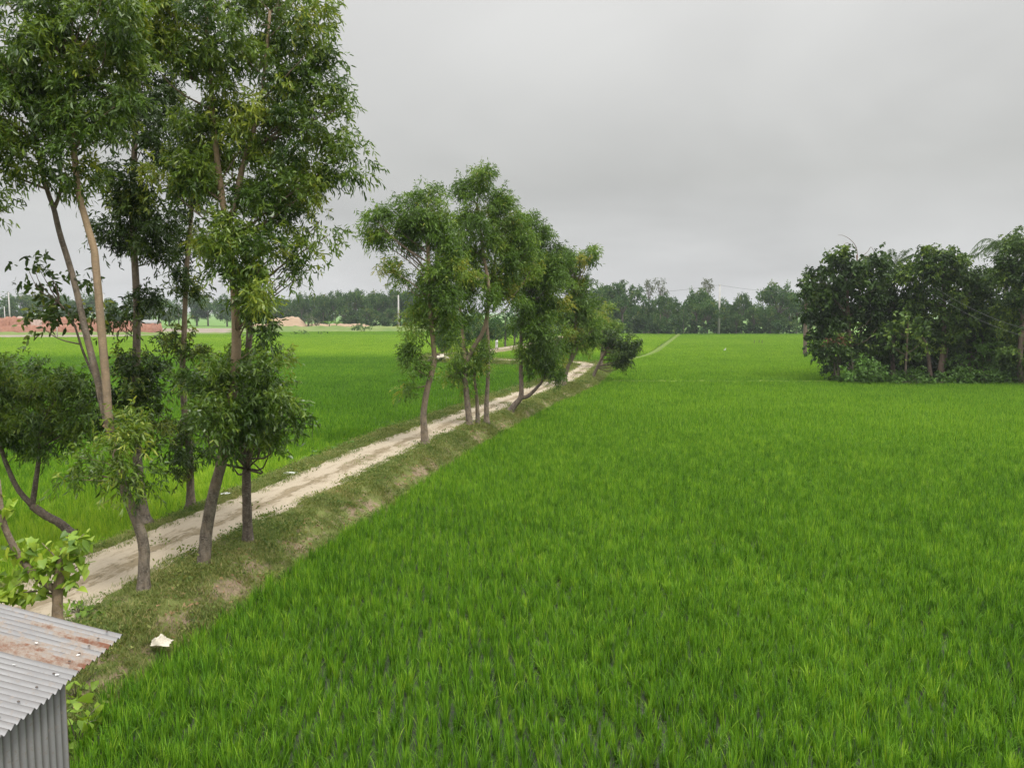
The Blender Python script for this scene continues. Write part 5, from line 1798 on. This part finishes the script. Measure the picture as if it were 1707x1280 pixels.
def build_turf():
    n = 90000
    s = rng.random(n) ** 1.35 * 118
    off = -3.0 + 6.6 * rng.random(n)
    cx = np.interp(s, CLd, CLs[:, 0])
    cy_ = np.interp(s, CLd, CLs[:, 1])
    nx = np.interp(s, CLd, normals2(slice(None))[:, 0])
    ny = np.interp(s, CLd, normals2(slice(None))[:, 1])
    X, Y = cx + nx * off, cy_ + ny * off
    lb, rb = bank_bounds(s)
    ok = (off < rb + 0.12) & (off > -lb - 0.12)
    # edge of the track, sparse growth down its middle, bare earth on the bank
    a = np.abs(off)
    pr = np.clip((a - 0.92 - 0.12 * wob(X, Y, 2.1, 4.0)) / 0.3, 0, 1)
    pr = np.maximum(pr, 0.10 * (np.abs(off - 0.1) < 0.35) * (wob(X, Y, 1.3, 2.0) > 0.35))
    bare = np.exp(-((off - (rb - 0.55)) / 0.45) ** 2) * (0.25 + 0.75 * (wob(X, Y, 1.1, 6.0) > 0.1))
    pr = pr * (1 - 0.88 * bare) * (0.35 + 0.65 * (wob(X, Y, 1.7, 8.0) > -0.45))
    ok &= rng.random(n) < pr
    ok &= Y > 7
    X, Y, off, s = X[ok], Y[ok], off[ok], s[ok]
    Z = bank_z(off, s, X, Y)
    # ground round the shed
    m = 9000
    X2 = -8 + 5.0 * rng.random(m)
    Y2 = 6 + 7.0 * rng.random(m)
    D2, S2 = road_sd(np.c_[X2, Y2])
    lb2, rb2 = bank_bounds(S2)
    k2 = (D2 > rb2 - 0.2) & ~field_mask(np.c_[X2, Y2])[0] & ~((X2 < -3.7) & (X2 > -6.4) & (Y2 < 6.7))
    X, Y = np.r_[X, X2[k2]], np.r_[Y, Y2[k2]]
    Z = np.r_[Z, np.full(k2.sum(), 0.0)]
    big = np.r_[np.ones(len(off)), np.full(k2.sum(), 1.25)]
    q = len(X)
    Lf = wob(X, Y, 0.8, 3.0)
    weedy = rng.random(q) < 0.07 + 0.14 * (Lf > 0.45)
    idx = np.where(weedy, N_TURF + rng.integers(0, N_WEED, q), rng.integers(0, N_TURF, q))
    rot = np.stack([np.zeros(q), np.zeros(q), rng.random(q) * 6.28], -1)
    sc0 = (0.7 + 0.7 * rng.random(q)) * (1 + 0.25 * wob(X, Y, 2.0, 1.0)) * np.interp(np.hypot(X, Y), [0, 30, 100], [1, 1.1, 1.7]) * big
    rt = 0.50 + 0.10 * rng.normal(size=q) + 0.12 * wob(X, Y, 0.9, 7.0)
    scatter('verge_grass', 'short olive grass and weeds on both verges of the track', 'grass', turf_ng, np.c_[X, Y, Z], idx, rot, np.repeat(sc0[:, None], 3, 1), rt)
    print('turf', q)


build_turf()


def fallen_leaves():
    n = 2600
    s = 8 + rng.random(n) ** 1.3 * 60
    lb, rb = bank_bounds(s)
    off = rb - 0.6 + rng.normal(size=n) * 0.4
    cx = np.interp(s, CLd, CLs[:, 0])
    cy_ = np.interp(s, CLd, CLs[:, 1])
    nx = np.interp(s, CLd, normals2(slice(None))[:, 0])
    ny = np.interp(s, CLd, normals2(slice(None))[:, 1])
    X, Y = cx + nx * off, cy_ + ny * off
    ok = (wob(X, Y, 1.1, 6.0) > -0.1) & (off < rb)
    X, Y, off, s = X[ok], Y[ok], off[ok], s[ok]
    P = np.c_[X, Y, bank_z(off, s, X, Y) + 0.03]
    d = nrm(rng.normal(size=(len(P), 3)) * np.array([1, 1, 0.35]))
    mb = MB()
    leaf_cards(P, d, 0.07 + 0.07 * rng.random(len(P)), 0.025 + 0.02 * rng.random(len(P)), 0.1, rng.normal(size=len(P)), np.full(len(P), 0.5), mb)
    solo('fallen_leaves', mb, M['dry_leaf'], 'brown dry leaves strewn along the earthy bank of the right verge', 'leaves', kind='stuff')


fallen_leaves()

for lab, x, y, z, n in (('leafy weed clump on the left verge just past the white litter', 560, 755, 0.5, 60), ('low leafy weed clump on the left verge near the tall rice', 530, 768, 0.5, 44),
                        ('leafy weed clump on the left verge opposite the crooked tree', 648, 712, 0.5, 40), ('leafy weeds by the track just before its bend', 842, 655, 0.5, 36)):
    c = gnd(x, y, z)
    patch_bush('verge_weed', lab, 'plant', c[1], [(x, y - 4, 16, 8), (x + 12, y - 6, 10, 6), (x - 10, y, 9, 5)], 'vine_leaf', 1.6, 0.12, 0.06, 0.7, 0.4, 0.16)

# ------------------------------------------------------------------ haze
hm, ht = newmat('haze')
pv = N(ht, 'ShaderNodeVolumePrincipled')
pv.inputs['Color'].default_value = (0.86, 0.90, 0.95, 1)
pv.inputs['Density'].default_value = 0.00024
pv.inputs['Anisotropy'].default_value = 0.1
ho = N(ht, 'ShaderNodeOutputMaterial')
ht.links.new(pv.outputs[0], ho.inputs['Volume'])
hb = MB()
box(hb, (0, 2900, 14.0), (6400, 6400, 31.0))
solo('haze', hb, hm, 'thin pale haze over the fields', 'haze', kind='stuff')
